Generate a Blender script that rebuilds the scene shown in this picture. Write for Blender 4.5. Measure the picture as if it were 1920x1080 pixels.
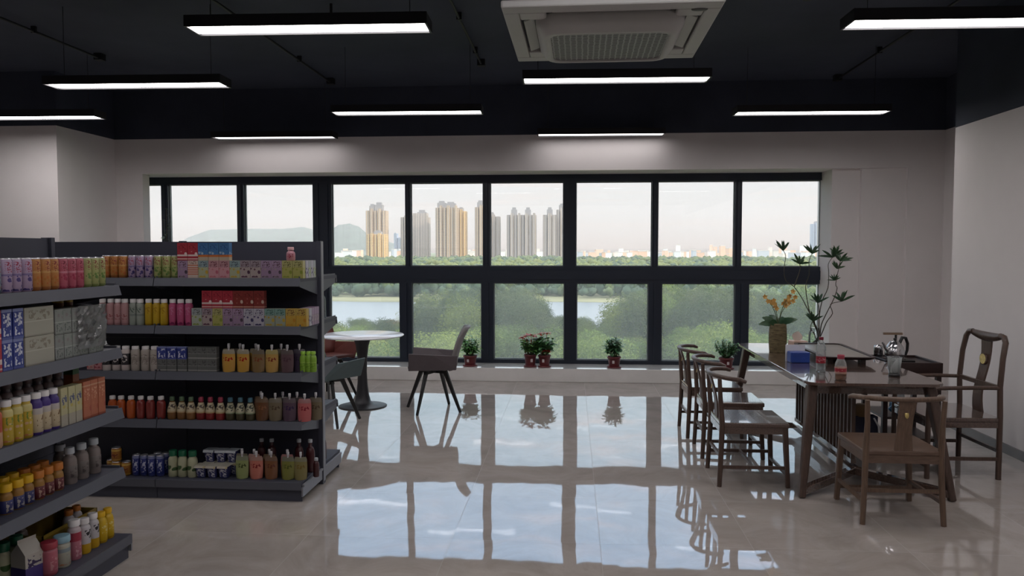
import bpy, bmesh, math, random
import numpy as np
from mathutils import Vector, Matrix

random.seed(7)
R = math.radians
PI = math.pi
sc = bpy.context.scene
for _o in list(bpy.data.objects):
    bpy.data.objects.remove(_o)
COL = sc.collection

# ------------------------------------------------------------------ camera, sky, sun, exposure
cam_d = bpy.data.cameras.new('camera')
cam = bpy.data.objects.new('camera', cam_d)
COL.objects.link(cam)
cam.location = (0, 0, 1.6)
cam.rotation_euler = (R(90 - 2.738), 0, R(4.438))
cam_d.sensor_width = 36.0
cam_d.lens = 27.06
cam_d.clip_end = 12000
cam_d.clip_start = 0.05
sc.camera = cam

sc.view_settings.view_transform = 'Standard'
sc.view_settings.look = 'None'
sc.view_settings.gamma = 1.0
sc.view_settings.use_curve_mapping = False
sc.view_settings.exposure = 0.42
try:
    sc.cycles.use_denoising = True
    sc.cycles.max_bounces = 10
    sc.cycles.diffuse_bounces = 5
    sc.cycles.glossy_bounces = 4
    sc.cycles.transparent_max_bounces = 24
    sc.cycles.caustics_reflective = False
    sc.cycles.caustics_refractive = False
    sc.cycles.sample_clamp_indirect = 8.0
except Exception:
    pass


def lin(h):
    """'#rrggbb' or (r,g,b) in 0..255 sRGB -> linear rgba"""
    if isinstance(h, str):
        h = h.lstrip('#')
        h = [int(h[i:i + 2], 16) for i in (0, 2, 4)]
    o = []
    for c in h:
        c /= 255.0
        o.append(c / 12.92 if c <= 0.04045 else ((c + 0.055) / 1.055) ** 2.4)
    return (o[0], o[1], o[2], 1.0)


class NT:
    """small wrapper around a node tree"""
    def __init__(s, nt):
        s.nt = nt
        nt.nodes.clear()

    def n(s, t, **kw):
        nd = s.nt.nodes.new(t)
        for k, v in kw.items():
            setattr(nd, k, v)
        return nd

    def put(s, sock, v):
        if v is None:
            return
        if hasattr(v, 'is_output'):
            s.nt.links.new(v, sock)
        else:
            sock.default_value = v

    def math(s, op, a, b=None, c=None, clamp=False):
        nd = s.n('ShaderNodeMath', operation=op)
        nd.use_clamp = clamp
        for i, v in enumerate((a, b, c)):
            s.put(nd.inputs[i], v)
        return nd.outputs[0]

    def mix(s, f, a, b, blend='MIX'):
        nd = s.n('ShaderNodeMix', data_type='RGBA', blend_type=blend)
        s.put(nd.inputs[0], f)
        s.put(nd.inputs[6], a)
        s.put(nd.inputs[7], b)
        return nd.outputs[2]

    def noise(s, vec, scale, detail=2.0, rough=0.5, dist=0.0):
        nd = s.n('ShaderNodeTexNoise')
        s.put(nd.inputs['Vector'], vec)
        nd.inputs['Scale'].default_value = scale
        nd.inputs['Detail'].default_value = detail
        nd.inputs['Roughness'].default_value = rough
        nd.inputs['Distortion'].default_value = dist
        return nd.outputs['Fac']

    def ramp(s, f, stops):
        nd = s.n('ShaderNodeValToRGB')
        el = nd.color_ramp.elements
        while len(el) < len(stops):
            el.new(0.5)
        for e, (p, c) in zip(el, stops):
            e.position = p
            e.color = c if len(c) == 4 else (*c, 1)
        s.put(nd.inputs[0], f)
        return nd.outputs[0]

    def mapping(s, vec, scale=(1, 1, 1), loc=(0, 0, 0)):
        nd = s.n('ShaderNodeMapping')
        s.put(nd.inputs[0], vec)
        nd.inputs['Scale'].default_value = scale
        nd.inputs['Location'].default_value = loc
        return nd.outputs[0]

    def sep(s, vec):
        nd = s.n('ShaderNodeSeparateXYZ')
        s.put(nd.inputs[0], vec)
        return nd.outputs

    def step(s, v, lo, hi):
        """1 where lo < v < hi"""
        return s.math('MULTIPLY', s.math('GREATER_THAN', v, lo), s.math('LESS_THAN', v, hi))


# sky: pale and milky near the horizon, blue and bright higher up, streaks of cloud
world = bpy.data.worlds.new('sky')
sc.world = world
world.use_nodes = True
w = NT(world.node_tree)
wo = w.n('ShaderNodeOutputWorld')
bg = w.n('ShaderNodeBackground')
geo = w.n('ShaderNodeTexCoord')
dirv = geo.outputs['Generated']
dx, dy, dz = w.sep(dirv)
skycol = w.ramp(dz, [(0.0, (0.34, 0.305, 0.285)), (0.004, (0.50, 0.43, 0.39)), (0.03, (0.55, 0.515, 0.485)),
                     (0.075, (0.59, 0.59, 0.58)), (0.12, (0.70, 0.74, 0.79)), (0.20, (0.80, 1.0, 1.18)),
                     (0.38, (0.60, 0.96, 1.40)), (0.46, (1.5, 1.7, 2.0)), (0.65, (2.3, 2.35, 2.5)), (1.0, (2.3, 2.35, 2.5))])
cv = w.mapping(dirv, scale=(1.6, 1.6, 26.0))
cl = w.noise(cv, 2.6, 4.0, 0.55, 0.6)
cmask = w.math('MULTIPLY', w.ramp(cl, [(0.53, (0, 0, 0)), (0.68, (1, 1, 1))]),
               w.ramp(dz, [(0.05, (0.25, 0.25, 0.25)), (0.13, (0.8, 0.8, 0.8)), (0.5, (0.4, 0.4, 0.4))]))
ccol = w.ramp(dz, [(0.03, (0.60, 0.50, 0.45)), (0.09, (0.70, 0.59, 0.54)), (0.14, (1.1, .95, .92)), (0.4, (1.4, 1.35, 1.6))])
w.put(bg.inputs['Color'], w.mix(cmask, skycol, ccol))
bg.inputs['Strength'].default_value = 1.12
w.nt.links.new(bg.outputs[0], wo.inputs[0])

sun_d = bpy.data.lights.new('sun', 'SUN')
sun_d.energy = 2.2
sun_d.angle = R(0.6)
sun_d.color = (1.0, 0.83, 0.62)
sun = bpy.data.objects.new('sun', sun_d)
COL.objects.link(sun)
sun.rotation_euler = Vector((-0.88, 0.33, -0.36)).to_track_quat('-Z', 'Y').to_euler()

# sampling guides over the window openings (portals give no light of their own)
for _n, (_x0, _x1) in (('left', (-5.6, -3.2)), ('middle', (-3.2, 0.0)), ('right', (0.0, 3.1))):
    pd = bpy.data.lights.new('window_portal', 'AREA')
    pd.shape = 'RECTANGLE'
    pd.size = _x1 - _x0
    pd.size_y = 2.5
    pd.cycles.is_portal = True
    po = bpy.data.objects.new('window_portal', pd)
    COL.objects.link(po)
    po.location = ((_x0 + _x1) / 2, 9.95, 1.35)
    po.rotation_euler = (R(-90), 0, 0)


# ------------------------------------------------------------------ materials
MATS = {}


def pbr(name, col, rough=0.5, metal=0.0, spec=0.5, var=0.0, vscale=8.0, bump=0.0, bscale=60.0, coat=0.0,
        stretch=(1, 1, 1), rnd=0.0, trans=0.0):
    if name in MATS:
        return MATS[name]
    m = bpy.data.materials.new(name)
    m.use_nodes = True
    t = NT(m.node_tree)
    o = t.n('ShaderNodeOutputMaterial')
    p = t.n('ShaderNodeBsdfPrincipled')
    c = lin(col) if not (isinstance(col, tuple) and len(col) == 4) else col
    tc = t.n('ShaderNodeTexCoord').outputs['Object']
    cs = None
    if var > 0:
        f = t.noise(t.mapping(tc, scale=stretch), vscale, 3.0, 0.6)
        k1 = tuple(x * (1 - var) for x in c[:3]) + (1,)
        k2 = tuple(min(1, x * (1 + var)) for x in c[:3]) + (1,)
        cs = t.ramp(f, [(0.3, k1), (0.7, k2)])
    if rnd > 0:
        oi = t.n('ShaderNodeObjectInfo').outputs['Random']
        k = t.math('MULTIPLY_ADD', oi, rnd * 2, 1 - rnd)
        nd = t.n('ShaderNodeHueSaturation')
        t.put(nd.inputs['Value'], k)
        t.put(nd.inputs['Hue'], t.math('MULTIPLY_ADD', oi, -0.05, 0.525))
        t.put(nd.inputs['Color'], cs if cs is not None else c)
        cs = nd.outputs[0]
    t.put(p.inputs['Base Color'], cs if cs is not None else c)
    p.inputs['Roughness'].default_value = rough
    p.inputs['Metallic'].default_value = metal
    p.inputs['Specular IOR Level'].default_value = spec
    p.inputs['Coat Weight'].default_value = coat
    p.inputs['Transmission Weight'].default_value = trans
    if bump > 0:
        b = t.n('ShaderNodeBump')
        b.inputs['Strength'].default_value = bump
        b.inputs['Distance'].default_value = 0.003
        t.put(b.inputs['Height'], t.noise(t.mapping(tc, scale=stretch), bscale, 3.0))
        t.put(p.inputs['Normal'], b.outputs[0])
    t.nt.links.new(p.outputs[0], o.inputs[0])
    MATS[name] = m
    return m


def clear_mat(name, tint, refl=1.0, film=0.0, filmcol=(0.8, 0.85, 0.85, 1), ior=1.5, rough=0.0):
    """thin clear glass or plastic: lets light straight through, mirrors at a slant, with an optional dusty film"""
    if name in MATS:
        return MATS[name]
    m = bpy.data.materials.new(name)
    m.use_nodes = True
    t = NT(m.node_tree)
    o = t.n('ShaderNodeOutputMaterial')
    tr = t.n('ShaderNodeBsdfTransparent')
    tr.inputs[0].default_value = tint
    gl = t.n('ShaderNodeBsdfGlossy')
    gl.inputs['Roughness'].default_value = rough
    fr = t.n('ShaderNodeFresnel')
    fr.inputs['IOR'].default_value = ior
    mx = t.n('ShaderNodeMixShader')
    t.put(mx.inputs[0], t.math('MULTIPLY', fr.outputs[0], refl))
    t.nt.links.new(tr.outputs[0], mx.inputs[1])
    t.nt.links.new(gl.outputs[0], mx.inputs[2])
    out = mx.outputs[0]
    if film > 0:
        tl = t.n('ShaderNodeBsdfTranslucent')
        tl.inputs[0].default_value = filmcol
        tc = t.n('ShaderNodeTexCoord').outputs['Object']
        f = t.math('MULTIPLY_ADD', t.noise(tc, 3.0, 4.0, 0.6), film * 0.6, film * 0.7)
        m2 = t.n('ShaderNodeMixShader')
        t.put(m2.inputs[0], f)
        t.nt.links.new(out, m2.inputs[1])
        t.nt.links.new(tl.outputs[0], m2.inputs[2])
        out = m2.outputs[0]
    t.nt.links.new(out, o.inputs[0])
    MATS[name] = m
    return m


def emit(name, col, strength):
    if name in MATS:
        return MATS[name]
    m = bpy.data.materials.new(name)
    m.use_nodes = True
    t = NT(m.node_tree)
    o = t.n('ShaderNodeOutputMaterial')
    e = t.n('ShaderNodeEmission')
    e.inputs[0].default_value = col
    e.inputs[1].default_value = strength
    t.nt.links.new(e.outputs[0], o.inputs[0])
    MATS[name] = m
    return m


def pack(name, base, bands=(), glyph=None, blob=None, rough=0.36, spec=0.5, glyph2=None):
    """printed packaging: colour bands by height, a block of lettering-like marks, a patch of fruit-like spots"""
    if name in MATS:
        return MATS[name]
    lin = lambda h: tuple(c * 0.76 for c in globals()['lin'](h)[:3]) + (1.0,)
    m = bpy.data.materials.new(name)
    m.use_nodes = True
    t = NT(m.node_tree)
    o = t.n('ShaderNodeOutputMaterial')
    p = t.n('ShaderNodeBsdfPrincipled')
    tc = t.n('ShaderNodeTexCoord')
    gz = t.sep(tc.outputs['Generated'])[2]
    gx = t.sep(tc.outputs['Generated'])[0]
    ob = tc.outputs['Object']
    c = lin(base)
    for (z0, z1, col) in bands:
        c = t.mix(t.step(gz, z0, z1), c, lin(col))
    if blob:
        z0, z1, col, col2, scl = blob
        v = t.n('ShaderNodeTexVoronoi')
        t.put(v.inputs['Vector'], ob)
        v.inputs['Scale'].default_value = scl
        hit = t.math('MULTIPLY', t.math('LESS_THAN', v.outputs['Distance'], 0.46), t.step(gz, z0, z1))
        c = t.mix(hit, c, t.mix(t.sep(v.outputs['Color'])[0], lin(col), lin(col2)))
    for g in (glyph, glyph2):
        if g:
            z0, z1, col, scl = g
            f = t.noise(t.mapping(ob, scale=(1, 1, 1)), scl, 1.0, 0.5, 0.4)
            hit = t.math('MULTIPLY', t.math('GREATER_THAN', f, 0.53), t.step(gz, z0, z1))
            hit = t.math('MULTIPLY', hit, t.step(gx, 0.14, 0.86))
            c = t.mix(hit, c, lin(col))
    t.put(p.inputs['Base Color'], c)
    p.inputs['Roughness'].default_value = rough
    p.inputs['Specular IOR Level'].default_value = spec
    t.nt.links.new(p.outputs[0], o.inputs[0])
    MATS[name] = m
    return m


# ------------------------------------------------------------------ mesh building
class MB:
    def __init__(s):
        s.v, s.f, s.mi, s.sm = [], [], [], []

    def add(s, vs, fs, mi=0, smooth=False):
        b = len(s.v)
        s.v.extend([tuple(x) for x in vs])
        for f in fs:
            s.f.append(tuple(i + b for i in f))
            s.mi.append(mi)
            s.sm.append(smooth)
        return s

    def box(s, x0, x1, y0, y1, z0, z1, mi=0):
        vs = [(x, y, z) for x in (x0, x1) for y in (y0, y1) for z in (z0, z1)]
        return s.add(vs, [(0, 1, 3, 2), (4, 6, 7, 5), (0, 4, 5, 1), (2, 3, 7, 6), (0, 2, 6, 4), (1, 5, 7, 3)], mi)

    def bar(s, p0, p1, w0, h0, w1=None, h1=None, up=(0, 0, 1), mi=0):
        """rectangular bar from p0 to p1; w across, h along 'up'"""
        p0, p1 = Vector(p0), Vector(p1)
        w1 = w0 if w1 is None else w1
        h1 = h0 if h1 is None else h1
        d = (p1 - p0).normalized()
        u = Vector(up)
        if abs(d.dot(u)) > 0.98:
            u = Vector((0, 1, 0))
        r = d.cross(u).normalized()
        u = r.cross(d).normalized()
        vs = []
        for p, a, b in ((p0, w0, h0), (p1, w1, h1)):
            for i, j in ((-1, -1), (1, -1), (1, 1), (-1, 1)):
                vs.append(p + r * (i * a / 2) + u * (j * b / 2))
        return s.add(vs, [(0, 1, 2, 3), (7, 6, 5, 4), (0, 4, 5, 1), (1, 5, 6, 2), (2, 6, 7, 3), (3, 7, 4, 0)], mi)

    def tube(s, pts, rad, seg=8, mi=0, flat=1.0, caps=True):
        pts = [Vector(p) for p in pts]
        n = len(pts)
        rads = rad if isinstance(rad, (list, tuple)) else [rad] * n
        d0 = (pts[1] - pts[0]).normalized()
        u = Vector((0, 0, 1)) if abs(d0.z) < 0.9 else Vector((1, 0, 0))
        vs = []
        for i, p in enumerate(pts):
            d = (pts[min(i + 1, n - 1)] - pts[max(i - 1, 0)]).normalized()
            r = d.cross(u).normalized()
            u = r.cross(d).normalized()
            for k in range(seg):
                a = 2 * PI * k / seg
                vs.append(p + r * (math.cos(a) * rads[i]) + u * (math.sin(a) * rads[i] * flat))
        fs = []
        for i in range(n - 1):
            for k in range(seg):
                a, b = i * seg + k, i * seg + (k + 1) % seg
                fs.append((a, b, b + seg, a + seg))
        s.add(vs, fs, mi, True)
        if caps:
            s.add(vs[:seg], [tuple(range(seg))[::-1]], mi)
            s.add(vs[-seg:], [tuple(range(seg))], mi)
        return s

    def lathe(s, prof, seg=16, c=(0, 0, 0), mi=0, smooth=True, sx=1.0, sy=1.0):
        vs, fs = [], []
        for r, z in prof:
            for k in range(seg):
                a = 2 * PI * k / seg
                vs.append((c[0] + r * sx * math.cos(a), c[1] + r * sy * math.sin(a), c[2] + z))
        for i in range(len(prof) - 1):
            for k in range(seg):
                a, b = i * seg + k, i * seg + (k + 1) % seg
                fs.append((a, b, b + seg, a + seg))
        s.add(vs, fs, mi, smooth)
        if prof[0][0] > 1e-6:
            s.add(vs[:seg], [tuple(range(seg))[::-1]], mi)
        if prof[-1][0] > 1e-6:
            s.add(vs[-seg:], [tuple(range(seg))], mi)
        return s

    def cyl(s, x, y, z0, z1, r, seg=14, mi=0, r1=None):
        return s.lathe([(r, z0), (r if r1 is None else r1, z1)], seg, (x, y, 0), mi)

    def prism(s, poly, z0, z1, mi=0):
        n = len(poly)
        vs = [(x, y, z0) for x, y in poly] + [(x, y, z1) for x, y in poly]
        fs = [tuple(range(n))[::-1], tuple(range(n, 2 * n))]
        fs += [(i, (i + 1) % n, n + (i + 1) % n, n + i) for i in range(n)]
        return s.add(vs, fs, mi)

    def leaf(s, p, d, length, width, up=(0, 0, 1), droop=0.0, mi=0, nseg=3, cup=0.15):
        """a pointed leaf blade from p along d"""
        p, d = Vector(p), Vector(d).normalized()
        u = Vector(up)
        if abs(d.dot(u)) > 0.97:
            u = Vector((1, 0.2, 0))
        r = d.cross(u).normalized()
        u = r.cross(d).normalized()
        vs, fs = [], []
        for i in range(nseg + 1):
            t = i / nseg
            wd = width * math.sin(PI * min(1, t * 0.86 + 0.10)) * 0.5
            q = p + d * (length * t) - Vector((0, 0, 1)) * (droop * length * t * t)
            vs += [q - r * wd + u * wd * cup, q, q + r * wd + u * wd * cup]
        for i in range(nseg):
            a = i * 3
            fs += [(a, a + 1, a + 4, a + 3), (a + 1, a + 2, a + 5, a + 4)]
        return s.add(vs, fs, mi, True)

    def mesh(s, name, mats):
        me = bpy.data.meshes.new(name)
        me.from_pydata(s.v, [], s.f)
        mats = mats if isinstance(mats, (list, tuple)) else [mats]
        for m in mats:
            me.materials.append(m)
        me.polygons.foreach_set('material_index', s.mi)
        me.polygons.foreach_set('use_smooth', s.sm)
        me.update()
        return me

    def build(s, name, mats, parent=None, loc=(0, 0, 0), bevel=0.0, kind=None, seg=2):
        o = bpy.data.objects.new(name, s.mesh(name, mats))
        COL.objects.link(o)
        o.location = loc
        if parent is not None:
            o.parent = parent
            KIDS.setdefault(parent.name, []).append(o)
        if bevel > 0:
            b = o.modifiers.new('bevel', 'BEVEL')
            b.width = bevel
            b.segments = seg
            b.limit_method = 'ANGLE'
        if kind:
            o['kind'] = kind
        return o


KIDS = {}


def tag(o, label, cat, group=None, kind=None):
    o['label'] = label
    o['category'] = cat
    if group:
        o['group'] = group
    if kind:
        o['kind'] = kind
    return o


def thing(name, label, cat, loc=(0, 0, 0), rz=0.0, group=None):
    o = bpy.data.objects.new(name, None)
    COL.objects.link(o)
    o.empty_display_size = 0.05
    o.location = loc
    o.rotation_euler = (0, 0, rz)
    return tag(o, label, cat, group)


def dup(o, loc, rz=0.0, label=None, group=None, parent=None, scale=None):
    """copy of a thing with copies of its parts and sub-parts, sharing mesh data"""
    c = o.copy()
    COL.objects.link(c)
    if parent is None:
        c.location = loc
        c.rotation_euler = (0, 0, rz)
        if scale is not None:
            c.scale = scale if isinstance(scale, tuple) else (scale,) * 3
        if label:
            c['label'] = label
        if group:
            c['group'] = group
    else:
        c.parent = parent
        KIDS.setdefault(parent.name, []).append(c)
    for ch in KIDS.get(o.name, []):
        dup(ch, None, parent=c)
    return c


def struct(o):
    o['kind'] = 'structure'
    return o


def rrect(x0, x1, y0, y1, r, n=5):
    pts = []
    for cx, cy, a0 in ((x1 - r, y1 - r, 0), (x0 + r, y1 - r, 90), (x0 + r, y0 + r, 180), (x1 - r, y0 + r, 270)):
        for i in range(n + 1):
            a = R(a0 + 90 * i / n)
            pts.append((cx + r * math.cos(a), cy + r * math.sin(a)))
    return pts


ORD = ['first', 'second', 'third', 'fourth', 'fifth', 'sixth', 'seventh', 'eighth', 'ninth', 'tenth', 'eleventh', 'twelfth']
NUM = ['zero', 'one', 'two', 'three', 'four', 'five', 'six', 'seven', 'eight', 'nine', 'ten', 'eleven', 'twelve']


# ------------------------------------------------------------------ room shell
M_WALL = pbr('white_wall_paint', (226, 221, 220), 0.75, spec=0.2, var=0.03, vscale=1.5, bump=0.05, bscale=150)
M_BLACK = pbr('black_ceiling_paint', (62, 67, 80), 0.8, spec=0.25, var=0.15, vscale=1.2, bump=0.15, bscale=40)
M_SILL = pbr('pale_stone_sill', (236, 234, 232), 0.12, var=0.03, vscale=6, coat=0.8)
M_FRAME = pbr('dark_window_metal', (30, 38, 52), 0.42, spec=0.45, var=0.05, vscale=4)
M_BASEB = pbr('grey_skirting', (104, 100, 98), 0.4, var=0.05)
M_GLASS = clear_mat('window_glass', (0.965, 0.962, 0.955, 1), 0.8, film=0.03)
M_GLASSLOW = clear_mat('dusty_window_glass', (0.945, 0.955, 0.94, 1), 0.8, film=0.10)


def floor_material():
    m = bpy.data.materials.new('polished_grey_tile')
    m.use_nodes = True
    t = NT(m.node_tree)
    o = t.n('ShaderNodeOutputMaterial')
    g = t.n('ShaderNodeNewGeometry')
    pos = g.outputs['Position']
    px, py, pz = t.sep(pos)
    u = t.math('MULTIPLY', t.math('ADD', px, 0.66), 1 / 0.82)
    v = t.math('MULTIPLY', t.math('SUBTRACT', py, 4.17), 1 / 0.785)
    fu, fv = t.math('FRACT', u), t.math('FRACT', v)
    ju = t.math('LESS_THAN', t.math('ABSOLUTE', t.math('SUBTRACT', fu, 0.5)), 0.498)
    jv = t.math('LESS_THAN', t.math('ABSOLUTE', t.math('SUBTRACT', fv, 0.5)), 0.498)
    tile = t.math('MULTIPLY', ju, jv)
    cell = t.n('ShaderNodeCombineXYZ')
    t.put(cell.inputs[0], t.math('FLOOR', u))
    t.put(cell.inputs[1], t.math('FLOOR', v))
    wn = t.n('ShaderNodeTexWhiteNoise')
    t.put(wn.inputs['Vector'], cell.outputs[0])
    shift = t.n('ShaderNodeVectorMath', operation='MULTIPLY_ADD')
    t.put(shift.inputs[0], wn.outputs['Color'])
    shift.inputs[1].default_value = (7, 7, 7)
    t.put(shift.inputs[2], pos)
    vein = t.noise(shift.outputs[0], 2.2, 6.0, 0.65, 1.2)
    c = t.ramp(vein, [(0.25, lin((154, 145, 140))), (0.5, lin((172, 163, 157))), (0.62, lin((180, 171, 165))), (0.75, lin((163, 153, 147)))])
    c = t.mix(tile, lin((172, 166, 161)), c)
    dif = t.n('ShaderNodeBsdfDiffuse')
    t.put(dif.inputs[0], c)
    # every tile lies a hair out of level and is very slightly wavy
    off = t.n('ShaderNodeVectorMath', operation='SUBTRACT')
    t.put(off.inputs[0], wn.outputs['Color'])
    off.inputs[1].default_value = (0.5, 0.5, 0.5)
    sc1 = t.n('ShaderNodeVectorMath', operation='MULTIPLY')
    t.put(sc1.inputs[0], off.outputs[0])
    sc1.inputs[1].default_value = (0.006, 0.004, 0.0)
    nn = t.n('ShaderNodeTexNoise')
    t.put(nn.inputs['Vector'], pos)
    nn.inputs['Scale'].default_value = 5.0
    nn.inputs['Detail'].default_value = 2.0
    off2 = t.n('ShaderNodeVectorMath', operation='SUBTRACT')
    t.put(off2.inputs[0], nn.outputs['Color'])
    off2.inputs[1].default_value = (0.5, 0.5, 0.5)
    sc2 = t.n('ShaderNodeVectorMath', operation='MULTIPLY_ADD')
    t.put(sc2.inputs[0], off2.outputs[0])
    sc2.inputs[1].default_value = (0.014, 0.011, 0.0)
    t.put(sc2.inputs[2], sc1.outputs[0])
    ad = t.n('ShaderNodeVectorMath', operation='ADD')
    t.put(ad.inputs[0], g.outputs['Normal'])
    t.put(ad.inputs[1], sc2.outputs[0])
    nm = t.n('ShaderNodeVectorMath', operation='NORMALIZE')
    t.put(nm.inputs[0], ad.outputs[0])
    gl = t.n('ShaderNodeBsdfGlossy')
    gl.inputs['Roughness'].default_value = 0.025
    gl.inputs['Color'].default_value = (0.97, 0.98, 1.0, 1)
    t.put(gl.inputs['Normal'], nm.outputs[0])
    fr = t.n('ShaderNodeFresnel')
    fr.inputs['IOR'].default_value = 2.3
    t.put(fr.inputs['Normal'], nm.outputs[0])
    k = t.math('MULTIPLY', fr.outputs[0], t.math('MULTIPLY_ADD', tile, 0.6, 0.4))
    mx = t.n('ShaderNodeMixShader')
    t.put(mx.inputs[0], k)
    t.nt.links.new(dif.outputs[0], mx.inputs[1])
    t.nt.links.new(gl.outputs[0], mx.inputs[2])
    t.nt.links.new(mx.outputs[0], o.inputs[0])
    return m


struct(MB().box(-7.6, 4.6, -4.2, 9.95, -0.25, 0.0).build('floor', floor_material()))
struct(MB().box(-7.6, 4.6, -4.2, 9.95, 3.6, 3.8).build('ceiling', M_BLACK))
# window wall: beam over the window (white up to 3.0 m, black above), piers on both sides
b = MB()
b.box(-5.74, 3.86, 9.33, 9.80, 2.57, 3.0)
b.box(-5.74, 4.3, 9.33, 9.95, 3.0, 3.6, 1)
b.box(-5.74, 4.3, 9.80, 9.95, 2.60, 3.0)
b.box(-5.74, -5.385, 9.345, 9.50, 0, 2.57)
b.box(3.067, 3.385, 9.42, 9.95, 0, 2.57)
b.box(3.385, 3.89, 9.37, 9.95, 0, 2.57)
b.box(3.86, 4.3, 9.33, 9.95, 2.57, 3.0)
b.box(3.89, 4.3, 9.33, 9.95, 0, 2.57)
b.box(-5.74, 3.067, 9.80, 9.95, 0, 0.165)
struct(b.build('wall_window', [M_WALL, M_BLACK]))
struct(MB().box(-5.74, 3.067, 9.365, 9.80, 0, 0.165).build('trim_1', M_SILL, bevel=0.006))['label'] = 'pale stone window sill'
b = MB()
b.box(-7.6, -5.735, 8.235, 9.95, 0, 3.0)
b.box(-7.6, -5.735, 8.235, 9.95, 3.0, 3.6, 1)
struct(b.build('wall_left_pier', [M_WALL, M_BLACK]))
b = MB()
b.box(-7.8, -7.6, -4.2, 9.95, 0, 3.0)
b.box(-7.8, -7.6, -4.2, 9.95, 3.0, 3.6, 1)
struct(b.build('wall_left', [M_WALL, M_BLACK]))
b = MB()
b.box(3.44, 4.6, -4.2, 7.28, 0, 2.71)
b.box(3.44, 4.6, -4.2, 7.28, 2.71, 3.6, 1)
struct(b.build('wall_right', [M_WALL, M_BLACK]))
b = MB()
b.box(4.3, 4.6, 7.28, 9.95, 0, 3.0)
b.box(4.3, 4.6, 7.28, 9.95, 3.0, 3.6, 1)
struct(b.build('wall_right_recess', [M_WALL, M_BLACK]))
b = MB()
b.box(-7.6, 4.6, -4.4, -4.2, 0, 3.0)
b.box(-7.6, 4.6, -4.4, -4.2, 3.0, 3.6, 1)
struct(b.build('wall_rear', [M_WALL, M_BLACK]))
struct(MB().box(3.425, 3.44, -4.2, 7.28, 0, 0.075).build('baseboard_right', M_BASEB))
# conduits and sprinkler heads under the black ceiling
M_PIPE = pbr('black_painted_pipe', (14, 15, 20), 0.6)
for (x, y0, y1, lab) in ((-4.78, 3.0, 7.56, 'thin black conduit under the black ceiling above the shelves'),
                         (-2.79, 4.2, 8.83, 'thin black conduit under the ceiling above the round table'),
                         (-0.95, 4.0, 8.1, 'thin black conduit under the ceiling beside the air conditioner'),
                         (3.0, 3.2, 9.1, 'thin black conduit under the ceiling above the tea table')):
    c = thing('conduit', lab, 'pipe', (x, 0, 3.553), 0, 'ceiling conduits')
    MB().tube([(0, y0, 0), (0, y1, 0)], 0.012, 8).build('pipe', M_PIPE, c)
    MB().box(-0.04, 0.04, y1 - 0.04, y1 + 0.04, -0.02, 0.045).build('junction_box', M_PIPE, c)
    for q in np.arange(y0 + 0.3, y1 - 0.2, 1.1):
        MB().box(-0.022, 0.022, q - 0.01, q + 0.01, -0.015, 0.045).build('clip', M_PIPE, c)
for (x, y, lab) in ((-3.36, 5.0, 'black sprinkler head on the ceiling left of the nearest lamp'),
                    (-4.1, 4.55, 'small black detector on the ceiling near the shelves'),
                    (-1.95, 6.2, 'black sprinkler head behind the nearest long lamp'),
                    (1.75, 6.0, 'black sprinkler head between the air conditioner and the tea table')):
    c = thing('sprinkler_head', lab, 'sprinkler', (x, y, 3.6), 0, 'ceiling sprinkler heads')
    MB().lathe([(0.012, -0.10), (0.012, 0.0)], 8).build('stem', M_PIPE, c)
    MB().lathe([(0.035, -0.125), (0.045, -0.11), (0.014, -0.095)], 12).build('deflector', M_PIPE, c)

# windows: three bays, each with a dark frame, six to seven panes
K = 9.80 / 9.747


def window_bay(n, xa, xb, up, low, xl, xr):
    """xa..xb outer edges, up/low = (x0,x1) of every pane above and below the transom"""
    wnd = bpy.data.objects.new('window_%d' % n, None)
    COL.objects.link(wnd)
    wnd['kind'] = 'structure'
    ZT, ZB, TT, TB = 2.475, 1.408, 1.193, 0.213
    y0, y1 = 9.80, 9.90
    fb = MB()
    fb.box(xa, xb, y0, y1, ZT, 2.61)
    fb.box(xa, xb, y0, y1, TT, ZB)
    fb.box(xa, xb, y0, y1, 0.16, TB)
    for row, za, zb in ((up, ZB, ZT), (low, TB, TT)):
        e = [xa] + [q for pr in row for q in pr] + [xb]
        for i in range(0, len(e), 2):
            if e[i + 1] - e[i] > 0.001:
                fb.box(e[i], e[i + 1], y0, y1, za, zb)
                if 0.06 < e[i + 1] - e[i] < 0.2:      # raised bead down the middle of a mullion
                    c = (e[i] + e[i + 1]) / 2
                    fb.box(c - 0.016, c + 0.016, y0 - 0.018, y0, za, zb)
    fb.box(xa, xb, y0 - 0.014, y0, TT + 0.05, ZB - 0.05)
    fb.build('frame', M_FRAME, wnd)
    for row, za, zb, gm in ((up, ZB, ZT, M_GLASS), (low, TB, TT, M_GLASSLOW)):
        for (x0, x1) in row:
            MB().box(x0, x1, 9.852, 9.858, za, zb).build('pane', gm, wnd)
            g = MB()
            t = 0.011
            for a, b_, c, d in ((x0, x0 + t, za, zb), (x1 - t, x1, za, zb), (x0 + t, x1 - t, za, za + t), (x0 + t, x1 - t, zb - t, zb)):
                g.box(a, b_, 9.846, 9.864, c, d)
            g.build('gasket', M_GASKET, wnd)
    return wnd


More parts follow.
